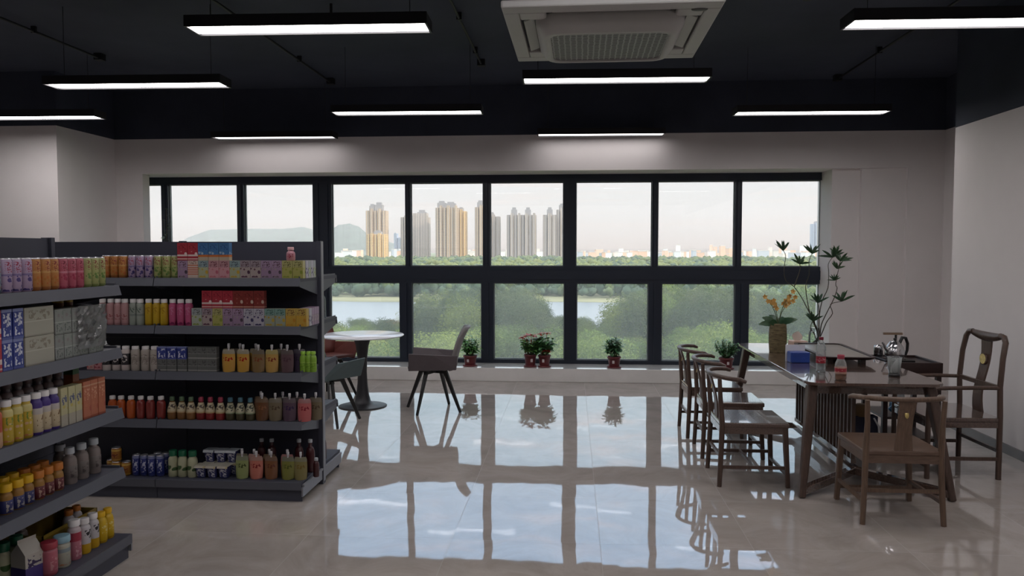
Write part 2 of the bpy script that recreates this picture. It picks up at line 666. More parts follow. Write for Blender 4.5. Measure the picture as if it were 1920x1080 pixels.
M_GASKET = pbr('pale_glazing_seal', (150, 158, 160), 0.5)
k = lambda *a: [(p * K, q * K) for p, q in a]
window_bay(1, -5.735, -3.214 * K, k((-5.69, -5.37), (-5.278, -4.347), (-4.254, -3.338)), k((-5.69, -5.38), (-5.26, -4.36), (-4.23, -3.35)), 0, 0)
window_bay(2, -3.214 * K, -0.0275 * K, k((-3.09, -2.128), (-2.059, -1.125), (-1.037, -0.105)), k((-3.126, -2.21), (-2.049, -1.149), (-0.991, -0.092)), 0, 0)
window_bay(3, -0.0275 * K, 3.067, k((0.05, 0.999), (1.071, 2.012), (2.096, 3.05)), k((0.063, 0.961), (1.127, 2.029), (2.198, 3.05)), 0, 0)

# ------------------------------------------------------------------ ceiling lamps and air conditioner
M_LAMPBODY = pbr('black_lamp_housing', (24, 24, 28), 0.45)
M_DIFF = emit('lamp_diffuser', (1.0, 0.95, 0.95, 1), 12.0)
M_WIRE = pbr('thin_steel_wire', (60, 60, 64), 0.4, metal=0.6)


M_DIFFW = emit('lamp_diffuser_window_row', (1.0, 0.95, 0.95, 1), 3.2)


def lamp(x, y, label, rz):
    t = thing('linear_pendant_lamp', label, 'ceiling lamp', (x, y, 2.95), rz, 'linear pendant lamps')
    h, d, i = 0.735, 0.11, 0.013
    b = MB()
    b.box(-h, h, -d, -d + i, 0, 0.062)
    b.box(-h, h, d - i, d, 0, 0.062)
    b.box(-h, -h + i, -d + i, d - i, 0, 0.062)
    b.box(h - i, h, -d + i, d - i, 0, 0.062)
    b.box(-h, h, -d, d, 0.062, 0.068)
    b.build('housing', M_LAMPBODY, t)
    MB().box(-h + i, h - i, -d + i, d - i, 0.012, 0.026).build('diffuser', M_DIFFW if y > 8.5 else M_DIFF, t)
    for a in (-h + 0.12, h - 0.12):
        MB().tube([(a, 0, 0.068), (a, 0, 0.65)], 0.0025, 5).build('wire', M_WIRE, t)
    return t


for (x, y, lab) in ((-1.60, 4.66, 'long black pendant lamp nearest the camera, left of the air conditioner'),
                    (0.34, 6.22, 'long black pendant lamp just behind the air conditioner'),
                    (-1.61, 7.52, 'long pendant lamp in the middle, above the round table side of the room'),
                    (0.33, 9.10, 'pendant lamp close to the window wall, right of the room centre'),
                    (-3.55, 9.04, 'pendant lamp close to the window wall above the shelf racks'),
                    (-3.55, 6.12, 'long pendant lamp second from the camera over the shelf racks'),
                    (-5.50, 7.50, 'pendant lamp at far left beside the white wall pier'),
                    (2.33, 7.83, 'long pendant lamp above the far end of the tea table'),
                    (2.37, 4.84, 'long pendant lamp at the upper right, nearest the right wall')):
    lamp(x, y, lab, 0.03)
# unseen lamps, added to brighten the shelves, carry the rows on behind the camera
for (x, y) in ((-1.60, 1.70), (2.37, 1.85), (0.34, 2.85), (-3.55, 3.1), (0.34, -0.1), (-1.6, -1.3), (2.37, -1.2), (-5.5, 4.5)):
    lamp(x, y, 'unseen pendant lamp added overhead to brighten the shelves, beyond the upper edge of the picture', 0.03)

M_AC = pbr('grey_white_plastic', (172, 172, 170), 0.45, var=0.02)
M_ACD = pbr('dark_grey_plastic', (74, 75, 74), 0.5)  # one even dark grey for casing, air channel and indicator panel


def grille_mat():
    m = bpy.data.materials.new('honeycomb_grille')
    m.use_nodes = True
    t = NT(m.node_tree)
    o = t.n('ShaderNodeOutputMaterial')
    p = t.n('ShaderNodeBsdfPrincipled')
    tc = t.n('ShaderNodeTexCoord').outputs['Object']
    v = t.n('ShaderNodeTexVoronoi', feature='DISTANCE_TO_EDGE')
    t.put(v.inputs['Vector'], t.mapping(tc, scale=(1, 1, 0)))
    v.inputs['Scale'].default_value = 34
    v.inputs['Randomness'].default_value = 0.15
    c = t.ramp(v.outputs['Distance'], [(0.10, lin((150, 150, 148))), (0.16, lin((62, 62, 62)))])
    t.put(p.inputs['Base Color'], c)
    p.inputs['Roughness'].default_value = 0.5
    t.nt.links.new(p.outputs[0], o.inputs[0])
    return m


ac = thing('cassette_air_conditioner', 'square grey ceiling cassette air conditioner with honeycomb grille hanging near the top', 'air conditioner', (0.18, 4.02, 2.70), -0.01)
S = 0.5
# face plate with four slots round a raised centre
b = MB()
sl = 0.30      # half length of a slot
o0, o1 = 0.345, 0.405   # slot from the centre
D = 0.50
b.box(-S, S, -D, -o1, 0, 0.035)
b.box(-S, S, o1, D, 0, 0.035)
b.box(-S, -o1 - 0.02, -o1, o1, 0, 0.035)
b.box(o1 + 0.02, S, -o1, o1, 0, 0.035)
for sx in (-1, 1):
    for sy in (-1, 1):
        x0, x1 = sorted((sx * sl, sx * (o1 + 0.02)))
        y0, y1 = sorted((sy * sl, sy * o1))
        b.box(x0, x1, y0, y1, 0, 0.035)
b.build('face_plate', M_AC, ac, bevel=0.008)
MB().box(-0.43, 0.43, -0.43, 0.43, 0.05, 0.36).build('casing', M_ACD, ac)
MB().prism(rrect(-0.40, 0.40, -0.36, 0.36, 0.12), 0.020, 0.048).build('air_channel', M_ACD, ac)
cp = MB()
outer, inner = rrect(-0.355, 0.355, -0.335, 0.335, 0.10, 6), rrect(-0.315, 0.315, -0.295, 0.295, 0.08, 6)
hole = rrect(-0.285, 0.285, -0.262, 0.262, 0.06, 6)
n = len(outer)
vs = [(x, y, 0.02) for x, y in outer] + [(x, y, -0.012) for x, y in outer] + [(x, y, -0.062) for x, y in inner] + [(x, y, -0.064) for x, y in hole] + [(x, y, -0.054) for x, y in hole]
fs = []
for L in range(4):
    for i in range(n):
        j = (i + 1) % n
        fs.append((L * n + i, (L + 1) * n + i, (L + 1) * n + j, L * n + j))
cp.add(vs, fs, 0, True)
cp.build('centre_cover', M_AC, ac)
MB().prism(hole, -0.056, -0.052).build('grille', grille_mat(), ac)
for kx, ky in ((0, -1), (0, 1), (-1, 0), (1, 0)):
    v = MB()
    if kx == 0:
        y = ky * 0.378
        v.bar((-0.27, y, 0.012), (0.27, y, 0.012), 0.05, 0.006, up=(0, 0.35 * ky, 1))
    else:
        x = kx * 0.388
        v.bar((x, -0.27, 0.012), (x, 0.27, 0.012), 0.05, 0.006, up=(0.35 * kx, 0, 1))
    v.build('air_vane', M_AC, ac)
MB().lathe([(0.0, -0.004), (0.036, -0.003), (0.038, 0.002)], 20, (0.40, -0.40, 0), sx=1.0, sy=0.55).build('indicator_panel', M_ACD, ac)
for sx in (-1, 1):
    for sy in (-1, 1):
        MB().tube([(sx * 0.38, sy * 0.38, 0.36), (sx * 0.38, sy * 0.38, 0.90)], 0.006, 6).build('hanging_rod', M_WIRE, ac)

# ------------------------------------------------------------------ shelf racks
M_RACK = pbr('dark_grey_rack_steel', (62, 64, 76), 0.5, spec=0.4, var=0.04, vscale=3)
M_RACKL = pbr('grey_rack_lip', (80, 82, 91), 0.45, spec=0.45, var=0.04, vscale=3)
M_POST = pbr('grey_rack_post', (128, 129, 136), 0.4, spec=0.5)
SZ = [1.427, 1.120, 0.822, 0.508]
NZ = [1.425, 1.102, 0.789, 0.478]
BASEZ = 0.128
MSH = {}


def cached(key, fn):
    if key not in MSH:
        MSH[key] = fn()
    return MSH[key]


def attach(name, me, parent):
    o = bpy.data.objects.new(name, me)
    COL.objects.link(o)
    o.parent = parent
    KIDS.setdefault(parent.name, []).append(o)
    return o


def shelf_mesh(L, depth):
    """tray of a shelf, front edge at y=0, running back to y=depth, centred in x"""
    b = MB()
    b.box(-L / 2, L / 2, 0.0, depth, -0.022, 0.0)
    return b.mesh('shelf', M_RACK)


def lip_mesh(L):
    b = MB()
    # sloped rail: the face leans back towards the top
    h = L / 2
    vs = [(x, y, z) for x in (-h, h) for y, z in ((0.0, 0.002), (-0.004, 0.002), (-0.018, -0.050), (0.0, -0.052))]
    b.add(vs, [(0, 1, 2, 3), (7, 6, 5, 4), (0, 4, 5, 1), (1, 5, 6, 2), (2, 6, 7, 3), (3, 7, 4, 0)])
    return b.mesh('price_rail', M_RACKL)


def bracket(parent, x, depth, flip=1):
    b = MB()
    b.add([(x - 0.004, 0.01, 0.012), (x + 0.004, 0.01, 0.012), (x - 0.004, depth, 0.012), (x + 0.004, depth, 0.012),
           (x - 0.004, 0.01, -0.055), (x + 0.004, 0.01, -0.055), (x - 0.004, depth, -0.12), (x + 0.004, depth, -0.12)],
          [(0, 1, 3, 2), (4, 6, 7, 5), (0, 4, 5, 1), (2, 3, 7, 6), (0, 2, 6, 4), (1, 5, 7, 3)])
    return b.build('bracket', M_RACKL, parent)


def rack(label, loc, rz, bays, L, both, levels):
    """gondola: origin on the floor at the centre line of the panel, right end; front side faces -y, bays run to -x"""
    t = thing('shelf_rack', label, 'shelf rack', loc, rz)
    for i in range(bays):
        xc = -0.012 - L * (i + 0.5)
        p = MB()
        for z0, z1 in ((0.10, 0.55), (0.552, 1.0), (1.002, 1.40), (1.402, 1.665)):
            p.box(xc - L / 2 + 0.003, xc + L / 2 - 0.003, -0.014, 0.014, z0, z1)
        p.build('back_panel', M_RACK, t)
        for side in ((-1, 1) if both else (-1,)):
            for z in levels:
                s = bpy.data.objects.new('shelf', cached(('shelf', L), lambda: shelf_mesh(L - 0.006, 0.345)))
                COL.objects.link(s)
                s.parent = t
                KIDS.setdefault(t.name, []).append(s)
                s.location = (xc, side * 0.375, z)
                s.rotation_euler = (0, 0, 0 if side < 0 else PI)
                attach('price_rail', cached(('lip', L), lambda: lip_mesh(L - 0.006)), s)
                for q in (-1, 1):
                    bracket(s, q * (L / 2 - 0.012), 0.345)
            m = MB()
            y0, y1 = (-0.41, -0.014) if side < 0 else (0.014, 0.41)
            m.box(xc - L / 2 + 0.002, xc + L / 2 - 0.002, y0, y1, 0.10, BASEZ)
            yk = sorted((side * 0.385, side * 0.395))
            m.box(xc - L / 2 + 0.002, xc + L / 2 - 0.002, yk[0], yk[1], 0.0, 0.10)
            bs = m.build('base', M_RACK, t)
            lp = MB()
            yl = sorted((side * 0.41, side * 0.418))
            lp.box(xc - L / 2 + 0.002, xc + L / 2 - 0.002, yl[0], yl[1], 0.078, BASEZ - 0.001)
            lp.build('price_rail', M_RACKL, bs)
            if i == 0:
                e = MB()
                e.box(-0.012, -0.002, y0, y1, 0.035, 0.095)
                e.box(-0.010, 0.004, y0 + 0.01, y1 - 0.01, 0.098, 0.112)
                e.build('end_kick_plate', M_POST, bs)
    for i in range(bays + 1):
        u = MB()
        x = -0.012 - L * i
        u.box(x - 0.014, x + 0.014, -0.028, 0.028, 0.0, 1.67)
        if i == 0:
            u.box(x + 0.014, x + 0.018, -0.022, 0.022, 0.02, 1.665, 1)
        u.build('upright', [M_RACK, M_POST], t)
    return t


far_rack = rack('dark steel shelf rack full of drinks facing the camera, across the back', (-1.70, 5.13, 0), 0, 2, 0.965, True, SZ)
near_rack = rack('dark steel shelf rack at far left edge, running away from the camera', (-2.70, 3.80, 0), R(90), 2, 0.965, False, NZ)

# ------------------------------------------------------------------ packaged drinks
M_CAPW = pbr('white_cap', (225, 222, 222), 0.4)
M_SILV = pbr('can_silver', (190, 190, 195), 0.28, metal=0.9)
M_CAPG = pbr('dark_green_cap', (16, 92, 62), 0.4)
M_CAPY = pbr('yellow_cap', (222, 176, 24), 0.4)
M_CAPGR = pbr('pale_grey_cap', (178, 184, 190), 0.4)
M_SPOUT = pbr('milky_spout', (205, 205, 210), 0.35)


def lathe_mesh(name, prof, mat, seg=16, sx=1.0, sy=1.0):
    return MB().lathe(prof, seg, sx=sx, sy=sy).mesh(name, mat)


def can_parts(mat, r=0.029, h=0.146, lid=M_SILV):
    k = ('can', mat.name, r, h)
    return cached(k, lambda: [
        ('body', lathe_mesh('can_body', [(r * .74, 0), (r, .008), (r, h - .016), (r * .86, h - .004)], mat)),
        ('lid', lathe_mesh('can_lid', [(r * .88, h - .006), (r * .88, h), (r * .8, h), (r * .8, h - .003), (0, h - .003)], lid))])


def bottle_parts(mat, cap, r=0.026, h=0.165, rn=0.016, nk=0.02, sh=0.03, rc=None, hc=0.024, label=None, l0=.25, l1=.6, waist=0.0):
    k = ('bottle', mat.name, cap.name, r, h, rn, sh, nk, waist, label.name if label else '')
    rc = rc or rn + 0.003

    def mk():
        zs = h - nk
        prof = [(r * .86, 0), (r, .007)]
        if waist:
            prof += [(r, zs * .34), (r * (1 - waist), zs * .5), (r, zs * .66)]
        prof += [(r, zs - sh)]
        for i in range(1, 5):
            a = i / 4 * PI / 2
            prof.append((rn + (r - rn) * math.cos(a), zs - sh + sh * math.sin(a)))
        prof += [(rn, h)]
        out = [('body', lathe_mesh('bottle_body', prof, mat)),
               ('cap', lathe_mesh('bottle_cap', [(rc, h - .004), (rc * 1.02, h), (rc, h + hc - .003), (rc * .9, h + hc)], cap, 14))]
        if label:
            out.append(('label_band', MB().lathe([(r + .0004, h * l0 - .0005), (r + .0009, h * l0), (r + .0009, h * l1), (r + .0004, h * l1 + .0005)], 16).mesh('label_band', label)))
        return out
    return cached(k, mk)


def flask_parts(mat, cap, label):
    def mk():
        return [('body', lathe_mesh('flask_body', [(.028, 0), (.031, .006), (.031, .046), (.0285, .066), (.0145, .112), (.0135, .124)], mat)),
                ('label_band', lathe_mesh('flask_label', [(.0317, .044), (.0322, .048), (.0294, .068), (.0165, .110), (.0158, .110)], label)),
                ('cap', lathe_mesh('flask_cap', [(.0155, .118), (.0165, .122), (.0155, .142), (.013, .145)], cap, 12))]
    return cached(('flask', mat.name, cap.name, label.name), mk)


def carton_parts(mat, w=0.0675, d=0.045, h=0.113):
    def mk():
        b = MB()
        c = 0.0016
        pts = rrect(-w / 2, w / 2, -d / 2, d / 2, c, 1)
        b.prism(pts, 0, h)
        return [('body', b.mesh('carton_body', mat))]
    return cached(('carton', mat.name, w, d, h), mk)


def pouch_parts(mat, liquid=None, w=0.088, h=0.145):
    """clear stand-up pouch: pillow-shaped film bag, coloured juice inside showing below the headspace, spout on top"""
    def mk():
        b = MB()
        nx, nz = 8, 9
        for side in (-1, 1):
            vs, fs = [], []
            for j in range(nz + 1):
                tz = j / nz
                for i in range(nx + 1):
                    tx = i / nx * 2 - 1
                    wide = w / 2 * (0.90 + 0.10 * math.sin(PI * (0.15 + 0.85 * tz)) ** 1 + 0.06 * (tz - .5)) * (1.0 if tz < .9 else .86)
                    thick = 0.027 * (1 - tz) ** 0.6 * math.sqrt(max(0, 1 - tx * tx * .98)) + 0.001
                    vs.append((tx * wide, side * thick, tz * h + 0.004 * (tx * tx) * (1 - tz)))
            for j in range(nz):
                for i in range(nx):
                    a = j * (nx + 1) + i
                    q = (a, a + 1, a + nx + 2, a + nx + 1)
                    fs.append(q if side < 0 else q[::-1])
            b.add(vs, fs, 0, True)
        b.box(-w / 2 * .80, w / 2 * .80, -0.0012, 0.0012, h - .010, h)
        s = MB().lathe([(.006, h - .006), (.006, h + .008), (.0085, h + .009), (.0085, h + .030), (.007, h + .032)], 10)
        return [('film_bag', b.mesh('pouch_bag', mat)), ('spout', s.mesh('pouch_spout', M_SPOUT))]
    return cached(('pouch', mat.name, w, h), mk)


def yogurt_parts(cup, lid):
    def mk():
        c = MB()
        c.prism([(-.022, -.022), (.022, -.022), (.022, .022), (-.022, .022)], 0, 0.004)
        vs, fs = [], []
        for z, a in ((0.0, .024), (.024, .029), (.078, .034)):
            vs += [(x, y, z) for x, y in rrect(-a, a, -a, a, .008, 2)]
        n = len(rrect(0, 1, 0, 1, .1, 2))
        for L in range(2):
            for i in range(n):
                j = (i + 1) % n
                fs.append((L * n + i, L * n + j, (L + 1) * n + j, (L + 1) * n + i))
        c.add(vs, fs, 0, True)
        l = MB().prism(rrect(-.0385, .0385, -.0385, .0385, .009, 3), .078, .0805)
        l.add([(-.036, -.0385, .078), (.036, -.0385, .078), (.036, -.041, .066), (-.036, -.041, .066)], [(0, 1, 2, 3)])
        return [('cup', c.mesh('yogurt_cup', cup)), ('foil_lid', l.mesh('yogurt_lid', lid))]
    return cached(('yog', cup.name, lid.name), mk)


def put(name, cat, label, group, parts, loc, rz=0.0):
    if len(parts) == 1:
        o = bpy.data.objects.new(name, parts[0][1])
        COL.objects.link(o)
        o.location = loc
        o.rotation_euler = (0, 0, rz)
        return tag(o, label, cat, group)
    t = thing(name, label, cat, loc, rz, group)
    for pn, me in parts:
        attach(pn, me, t)
    return t


def FX(mark):
    """marks along the far rack's front edge (measured on its 0.965 m bays) to metres"""
    return -2.531 + (mark - 331) * 0.003511


rr = random.Random(3)


def row(name, cat, desc, where, parts, xs, y, z, group=None, far=True, jit=0.004):
    """one row of equal packs, left to right; far rack: xs along x facing the room, near rack: xs along y facing +x"""
    n = len(xs)
    for i, x in enumerate(xs):
        lab = desc.rstrip(',') + ', ' + where if n == 1 else '%s, %s from %s, %s' % (desc, ORD[i], 'left' if far else 'camera', where)
        a = rr.uniform(-.10, .10) if cat != 'carton' else rr.uniform(-.02, .02)
        dy = rr.uniform(-jit, jit)
        if far:
            put(name, cat, lab, group, parts, (x, y + dy, z), a)
        else:
            put(name, cat, lab, group, parts, (y + dy, x, z), R(90) + a)


def ctr(*edges):
    return [(FX(edges[i]) + FX(edges[i + 1])) / 2 for i in range(len(edges) - 1)]


YF = 4.795
TOPF, S2F, S3F, S4F, S5F = 'top shelf of far rack', 'second shelf of far rack', 'third shelf of far rack', 'fourth shelf of far rack', 'bottom shelf of far rack'
z1, z2, z3, z4, z5 = SZ + [BASEZ]
# -- far rack, top shelf: slim cans
P = {}
P['can_orange'] = pack('print_orange', '#c98a4a', [(0.0, .12, '#a8683a'), (.55, .62, '#d8a868')], (.6, .92, '#8c2c28', 150), (.15, .5, '#d07038', '#b88a3a', 60))
P['can_purple'] = pack('print_purple', '#b9a3c0', [(.5, .56, '#8878a8')], (.6, .92, '#a03050', 150), (.05, .5, '#43387a', '#5b4c8e', 50))
P['can_green'] = pack('print_green', '#b4b878', [(0, .1, '#8a9858')], (.6, .92, '#8c3a30', 150), (.1, .5, '#7f9a4a', '#5f8a48', 55))
P['can_pink'] = pack('print_pink', '#c46074', [(.52, .58, '#d890a0')], (.6, .92, '#7c1830', 150), (.05, .5, '#a02850', '#b83a5a', 55))
cw = .0577
G1 = 'slim cans on the top shelf of the far rack'
row('drink_can', 'can', 'slim orange can', TOPF, can_parts(P['can_orange']), [FX(192) + i * cw for i in range(3)], YF, z1, G1)
row('drink_can', 'can', 'slim purple grape can', TOPF, can_parts(P['can_purple']), [FX(242) + i * cw for i in range(3)], YF, z1, G1)
row('drink_can', 'can', 'slim pale green can', TOPF, can_parts(P['can_green']), [FX(292) + i * cw for i in range(3)], YF, z1, G1)


def ctn(name, base, top, fruit, fruit2, glyph='#4a2a30', extra=()):
    return pack('print_' + name, base, [(.62, .99, top)] + list(extra), (.62, .95, glyph, 140), (.05, .58, fruit, fruit2, 48))


C = {}
C['plum'] = ctn('plum', '#b9aaa6', '#a89aa4', '#4e2e48', '#7a4a5a')
C['purple'] = ctn('purple_box', '#a78ca8', '#b49ab8', '#3a2a40', '#c8b8b8')
C['grape'] = ctn('green_grape', '#b8b468', '#c0bc80', '#8a9a38', '#a8b048', '#5a5a28')
C['banana'] = ctn('banana', '#b8bc9a', '#9cb4b8', '#d0a838', '#c8b050', '#3a4a5a')
C['peach'] = ctn('peach', '#d8a0a8', '#c89aa0', '#c06478', '#d89090', '#6a2038')
C['lines'] = pack('print_lined', '#d8c4b8', [(.2, .26, '#d0785a'), (.32, .38, '#d0785a'), (.44, .50, '#d0785a'), (.56, .62, '#d0785a'), (.7, .76, '#d0785a')], (.8, .97, '#8a6a60', 150))
C['red'] = pack('print_red', '#b83a48', [(.06, .12, '#e8c8c0'), (.24, .34, '#ead6d0')], (.62, .9, '#8c1f30', 110), (.3, .52, '#f0e0dc', '#d88a80', 46))
C['darkred'] = pack('print_cocoa_red', '#8e3a34', [(.06, .12, '#d8a898')], (.62, .9, '#6e2420', 110), (.18, .58, '#dcc8b8', '#b87060', 44))
C['blue'] = pack('print_blue', '#4a7cb0', [(0, .2, '#c8b8a0'), (.2, .32, '#d87838')], (.6, .9, '#2a5890', 110), (.34, .5, '#78a8d0', '#c8d8e0', 60))
C['mango'] = ctn('mango', '#d0a848', '#ccb060', '#c88a28', '#e0b838', '#6a3a20')
C['pine'] = ctn('pineapple', '#a8b0a0', '#8ab0a8', '#d0b040', '#c0a040', '#305a50')
C['berry'] = ctn('blueberry', '#c4c0cc', '#c8c8d4', '#3c3868', '#58507a', '#4a4060')
C['lime'] = ctn('lime', '#b8c0b0', '#b0b8bc', '#8aa048', '#a8b060', '#404a3a')
GC1 = 'drink cartons on the top shelf of the far rack'
HC = .1135
seq = [('purple', 'lilac drink carton'), ('lines', 'cream carton with orange lines'), ('banana', 'yellow banana carton under the blue cartons'), ('peach', 'pink peach carton'), ('peach', 'pink peach carton'),
       ('banana', 'pale blue banana carton'), ('plum', 'grey plum carton'), ('plum', 'grey plum carton'), ('purple', 'purple drink carton'), ('purple', 'purple drink carton'), ('grape', 'green grape carton'), ('grape', 'green grape carton')]


def ctn_row(seq, x0, pitch, y, z, where, group):
    i = 0
    while i < len(seq):
        j = i
        while j < len(seq) and seq[j] == seq[i]:
            j += 1
        row('drink_carton', 'carton', seq[i][1], where, carton_parts(C[seq[i][0]]), [x0 + pitch * k for k in range(i, j)], y, z, group, jit=.002)
        i = j


cpit = .0690
xc0 = FX(341.5)
ctn_row(seq, xc0, cpit, YF - .004, z1, 'bottom layer, ' + TOPF, GC1)
ctn_row([('red', 'red drink carton'), ('red', 'red drink carton'), ('blue', 'blue drink carton'), ('blue', 'blue drink carton'), ('blue', 'blue drink carton')], xc0, cpit, YF - .004, z1 + HC, 'upper layer, ' + TOPF, GC1)
for i in range(4):
    put('drink_carton', 'carton', 'pale carton %s row behind the green grape cartons, %s' % (ORD[i + 1], TOPF), GC1, carton_parts(C['lime'] if i % 2 else C['berry']), (xc0 + 11 * cpit + .004, YF + .045 + i * .0475, z1))
M_PINKB = pack('print_pink_bottle', '#c88a98', [], (.2, .6, '#a02848', 120))
row('drink_bottle', 'bottle', 'small pink bottle standing alone on the green cartons', TOPF, bottle_parts(M_PINKB, pbr('rose_cap', (214, 168, 172), .4), r=.028, h=.07, rn=.017, nk=.012, sh=.022, hc=.016), [FX(542)], YF, z1 + HC)
# -- second shelf
BZ = dict(r=.0255, h=.150, rn=.019, nk=.010, sh=.016, rc=.0200, hc=.020)
B = {}
B['rose'] = pack('print_rose_bottle', '#c89a9c', [(.0, .1, '#b8888c')], (.25, .5, '#9a4a50', 110))
B['sage'] = pack('print_sage_bottle', '#a8b0a6', [(.4, .5, '#8a968e')], (.55, .8, '#5a6a60', 110))
B['yellow'] = pack('print_yellow_bottle', '#d4b028', [(.0, .06, '#b89018')], (.5, .8, '#b08818', 100))
B['hotpink'] = pack('print_hotpink_bottle', '#cc5a88', [], (.45, .8, '#d884a8', 100), (.05, .22, '#8a2058', '#8a2058', 34))
GB2 = 'tall slim bottles on the second shelf of the far rack'
row('drink_bottle', 'bottle', 'tall dusty pink bottle', S2F, bottle_parts(B['rose'], M_CAPW, **BZ), [FX(q) for q in (183, 197.5, 212, 226)], YF, z2, GB2)
row('drink_bottle', 'bottle', 'tall grey green bottle', S2F, bottle_parts(B['sage'], M_CAPW, **BZ), [FX(q) for q in (241.5, 255.5)], YF, z2, GB2)
row('drink_bottle', 'bottle', 'tall yellow bottle', S2F, bottle_parts(B['yellow'], M_CAPW, **BZ), [FX(q) for q in (271, 286.5, 301.5)], YF, z2, GB2)
row('drink_bottle', 'bottle', 'tall bright pink bottle', S2F, bottle_parts(B['hotpink'], M_CAPW, **BZ), [FX(q) for q in (317.5, 333.5, 349)], YF, z2, GB2)
GC2 = 'drink cartons on the second shelf of the far rack'
xc2 = FX(366.5)
ctn_row([('lime', 'pale lime carton'), ('plum', 'plum and cream carton'), ('grape', 'yellow green carton'), ('purple', 'dark plum carton'), ('purple', 'dark plum carton'), ('berry', 'white blueberry carton'),
         ('berry', 'white blueberry carton'), ('pine', 'teal and yellow pineapple carton'), ('pine', 'teal and yellow pineapple carton'), ('mango', 'orange mango carton'), ('mango', 'orange mango carton')], xc2, cpit, YF - .004, z2, 'lower layer, ' + S2F, GC2)
ctn_row([('red', 'bright red carton'), ('red', 'bright red carton'), ('red', 'bright red carton'), ('darkred', 'brown red carton'), ('darkred', 'brown red carton'), ('darkred', 'brown red carton')], xc2 + cpit, cpit, YF - .004, z2 + HC, 'upper layer, ' + S2F, GC2)
for i in range(4):
    put('drink_carton', 'carton', 'purple grey carton %s row behind the mango cartons, %s' % (ORD[i + 1], S2F), GC2, carton_parts(C['purple'] if i else C['berry']), (xc2 + 10 * cpit + .004, YF + .045 + i * .0475, z2))
# -- third shelf
M_BLK = pack('print_black_label', '#1d1b22', [], (.2, .9, '#cfc6c4', 70))
M_CREAM = pack('print_cream_bottle', '#bdb4ac', [(.42, .62, '#aaa29a')], (.3, .75, '#8a8078', 110))
M_MILKY = pbr('milk_glass', (196, 186, 182), 0.3)
GB3 = 'bottles on the third shelf of the far rack'
put('drink_carton', 'carton', 'small pink carton at left end of the third shelf, far rack', GB3, carton_parts(pack('print_pink_small', '#d8989c', [], None, (.15, .6, '#a83848', '#7a2a38', 40)), w=.054, d=.04, h=.08), (FX(168), YF + .03, z3))
put('drink_carton', 'carton', 'small rose carton behind the near rack corner, third shelf', GB3, carton_parts(pack('print_rose_small', '#d4a8a4', [], None, (.15, .7, '#c04a4a', '#e0b0a0', 40)), w=.05, d=.04, h=.08), (FX(151), YF + .04, z3))
row('drink_bottle', 'bottle', 'white bottle with black label', S3F, bottle_parts(M_MILKY, M_CAPW, r=.0295, h=.145, rn=.022, nk=.008, sh=.022, rc=.0225, hc=.016, label=M_BLK, l0=.27, l1=.77), [FX(q) for q in (189, 207, 225)], YF, z3, GB3)
row('drink_bottle', 'bottle', 'round shouldered cream bottle', S3F, bottle_parts(M_CREAM, M_CAPW, r=.0295, h=.145, rn=.022, nk=.006, sh=.022, rc=.0225, hc=.016), [FX(q) for q in (244.5, 263.5, 281)], YF, z3, GB3)
C['bluemilk'] = pack('print_blue_milk', '#2f3f92', [(0, .08, '#5a64a8'), (.9, 1.01, '#8a94c8')], (.12, .86, '#dfe2ee', 75))
C['greymilk'] = pack('print_grey_milk', '#6e706e', [(.45, .5, '#8e908e'), (.06, .16, '#a8a8a4')], (.5, .92, '#4a4c4a', 110), None)
GC3 = 'small milk cartons on the third shelf of the far rack'
cs = dict(w=.064, d=.045, h=.0795)
row('milk_carton', 'carton', 'grey milk carton', 'lower layer under the blue cartons, third shelf', carton_parts(C['greymilk'], **cs), [FX(q) for q in (297.5, 316.5, 336)], YF, z3, GC3, jit=.002)
row('milk_carton', 'carton', 'dark blue milk carton with white lettering', 'upper layer, third shelf', carton_parts(C['bluemilk'], **cs), [FX(q) for q in (297.5, 316.5, 336)], YF, z3 + .0795, GC3, jit=.002)
row('milk_carton', 'carton', 'grey milk carton', 'lower layer beside the pouches, third shelf', carton_parts(C['greymilk'], **cs), [FX(q) for q in (356.5, 375, 393)], YF, z3, GC3, jit=.002)
row('milk_carton', 'carton', 'grey milk carton', 'upper layer beside the pouches, third shelf', carton_parts(C['greymilk'], **cs), [FX(q) for q in (356.5, 375, 393)], YF, z3 + .0795, GC3, jit=.002)


def pouch_mat(name, base, top, glyph, rough=0.22):
    return pack('print_pouch_' + name, base, [(.80, 1.01, top)], (.48, .66, glyph, 95), None, rough=rough, spec=.6)


PM = {'yellow': pouch_mat('yellow', '#d0a048', '#a8a08c', '#b02820'), 'brown': pouch_mat('brown', '#8a7048', '#7a7060', '#8a4a30'), 'orange': pouch_mat('orange', '#c8a058', '#b8aa70', '#8a3a2a'),
      'mauve': pouch_mat('mauve', '#6a5258', '#6a605e', '#5a4048'), 'plumdark': pouch_mat('plum', '#4a4054', '#5a5460', '#3a3044'), 'tea': pouch_mat('tea', '#6e4a30', '#75604c', '#8a5a3a'),
      'violet': pouch_mat('violet', '#5c4858', '#685c60', '#3a2a50'), 'rose': pouch_mat('rose', '#c06868', '#a87878', '#8a2838'), 'khaki': pouch_mat('khaki', '#7a6e58', '#7e7668', '#5a4a38'),
      'green': pouch_mat('green', '#96a068', '#8a8e78', '#46502c'), 'salmon': pouch_mat('salmon', '#c87868', '#b08a80', '#8a3030'), 'amber': pouch_mat('amber', '#85583a', '#806858', '#6a3a2a'),
      'olive': pouch_mat('olive', '#848440', '#808070', '#5a6028'), 'lemon': pouch_mat('lemon', '#8a8050', '#8a8670', '#806a30')}


def pouches(lst, z, where, group, y=YF, dyb=.05):
    for mark, m, desc, back in lst:
        put('drink_pouch', 'pouch', desc + ', ' + where, group, pouch_parts(PM[m]), (FX(mark), y + (dyb if back else 0) + rr.uniform(-.004, .004), z), rr.uniform(-.12, .12))


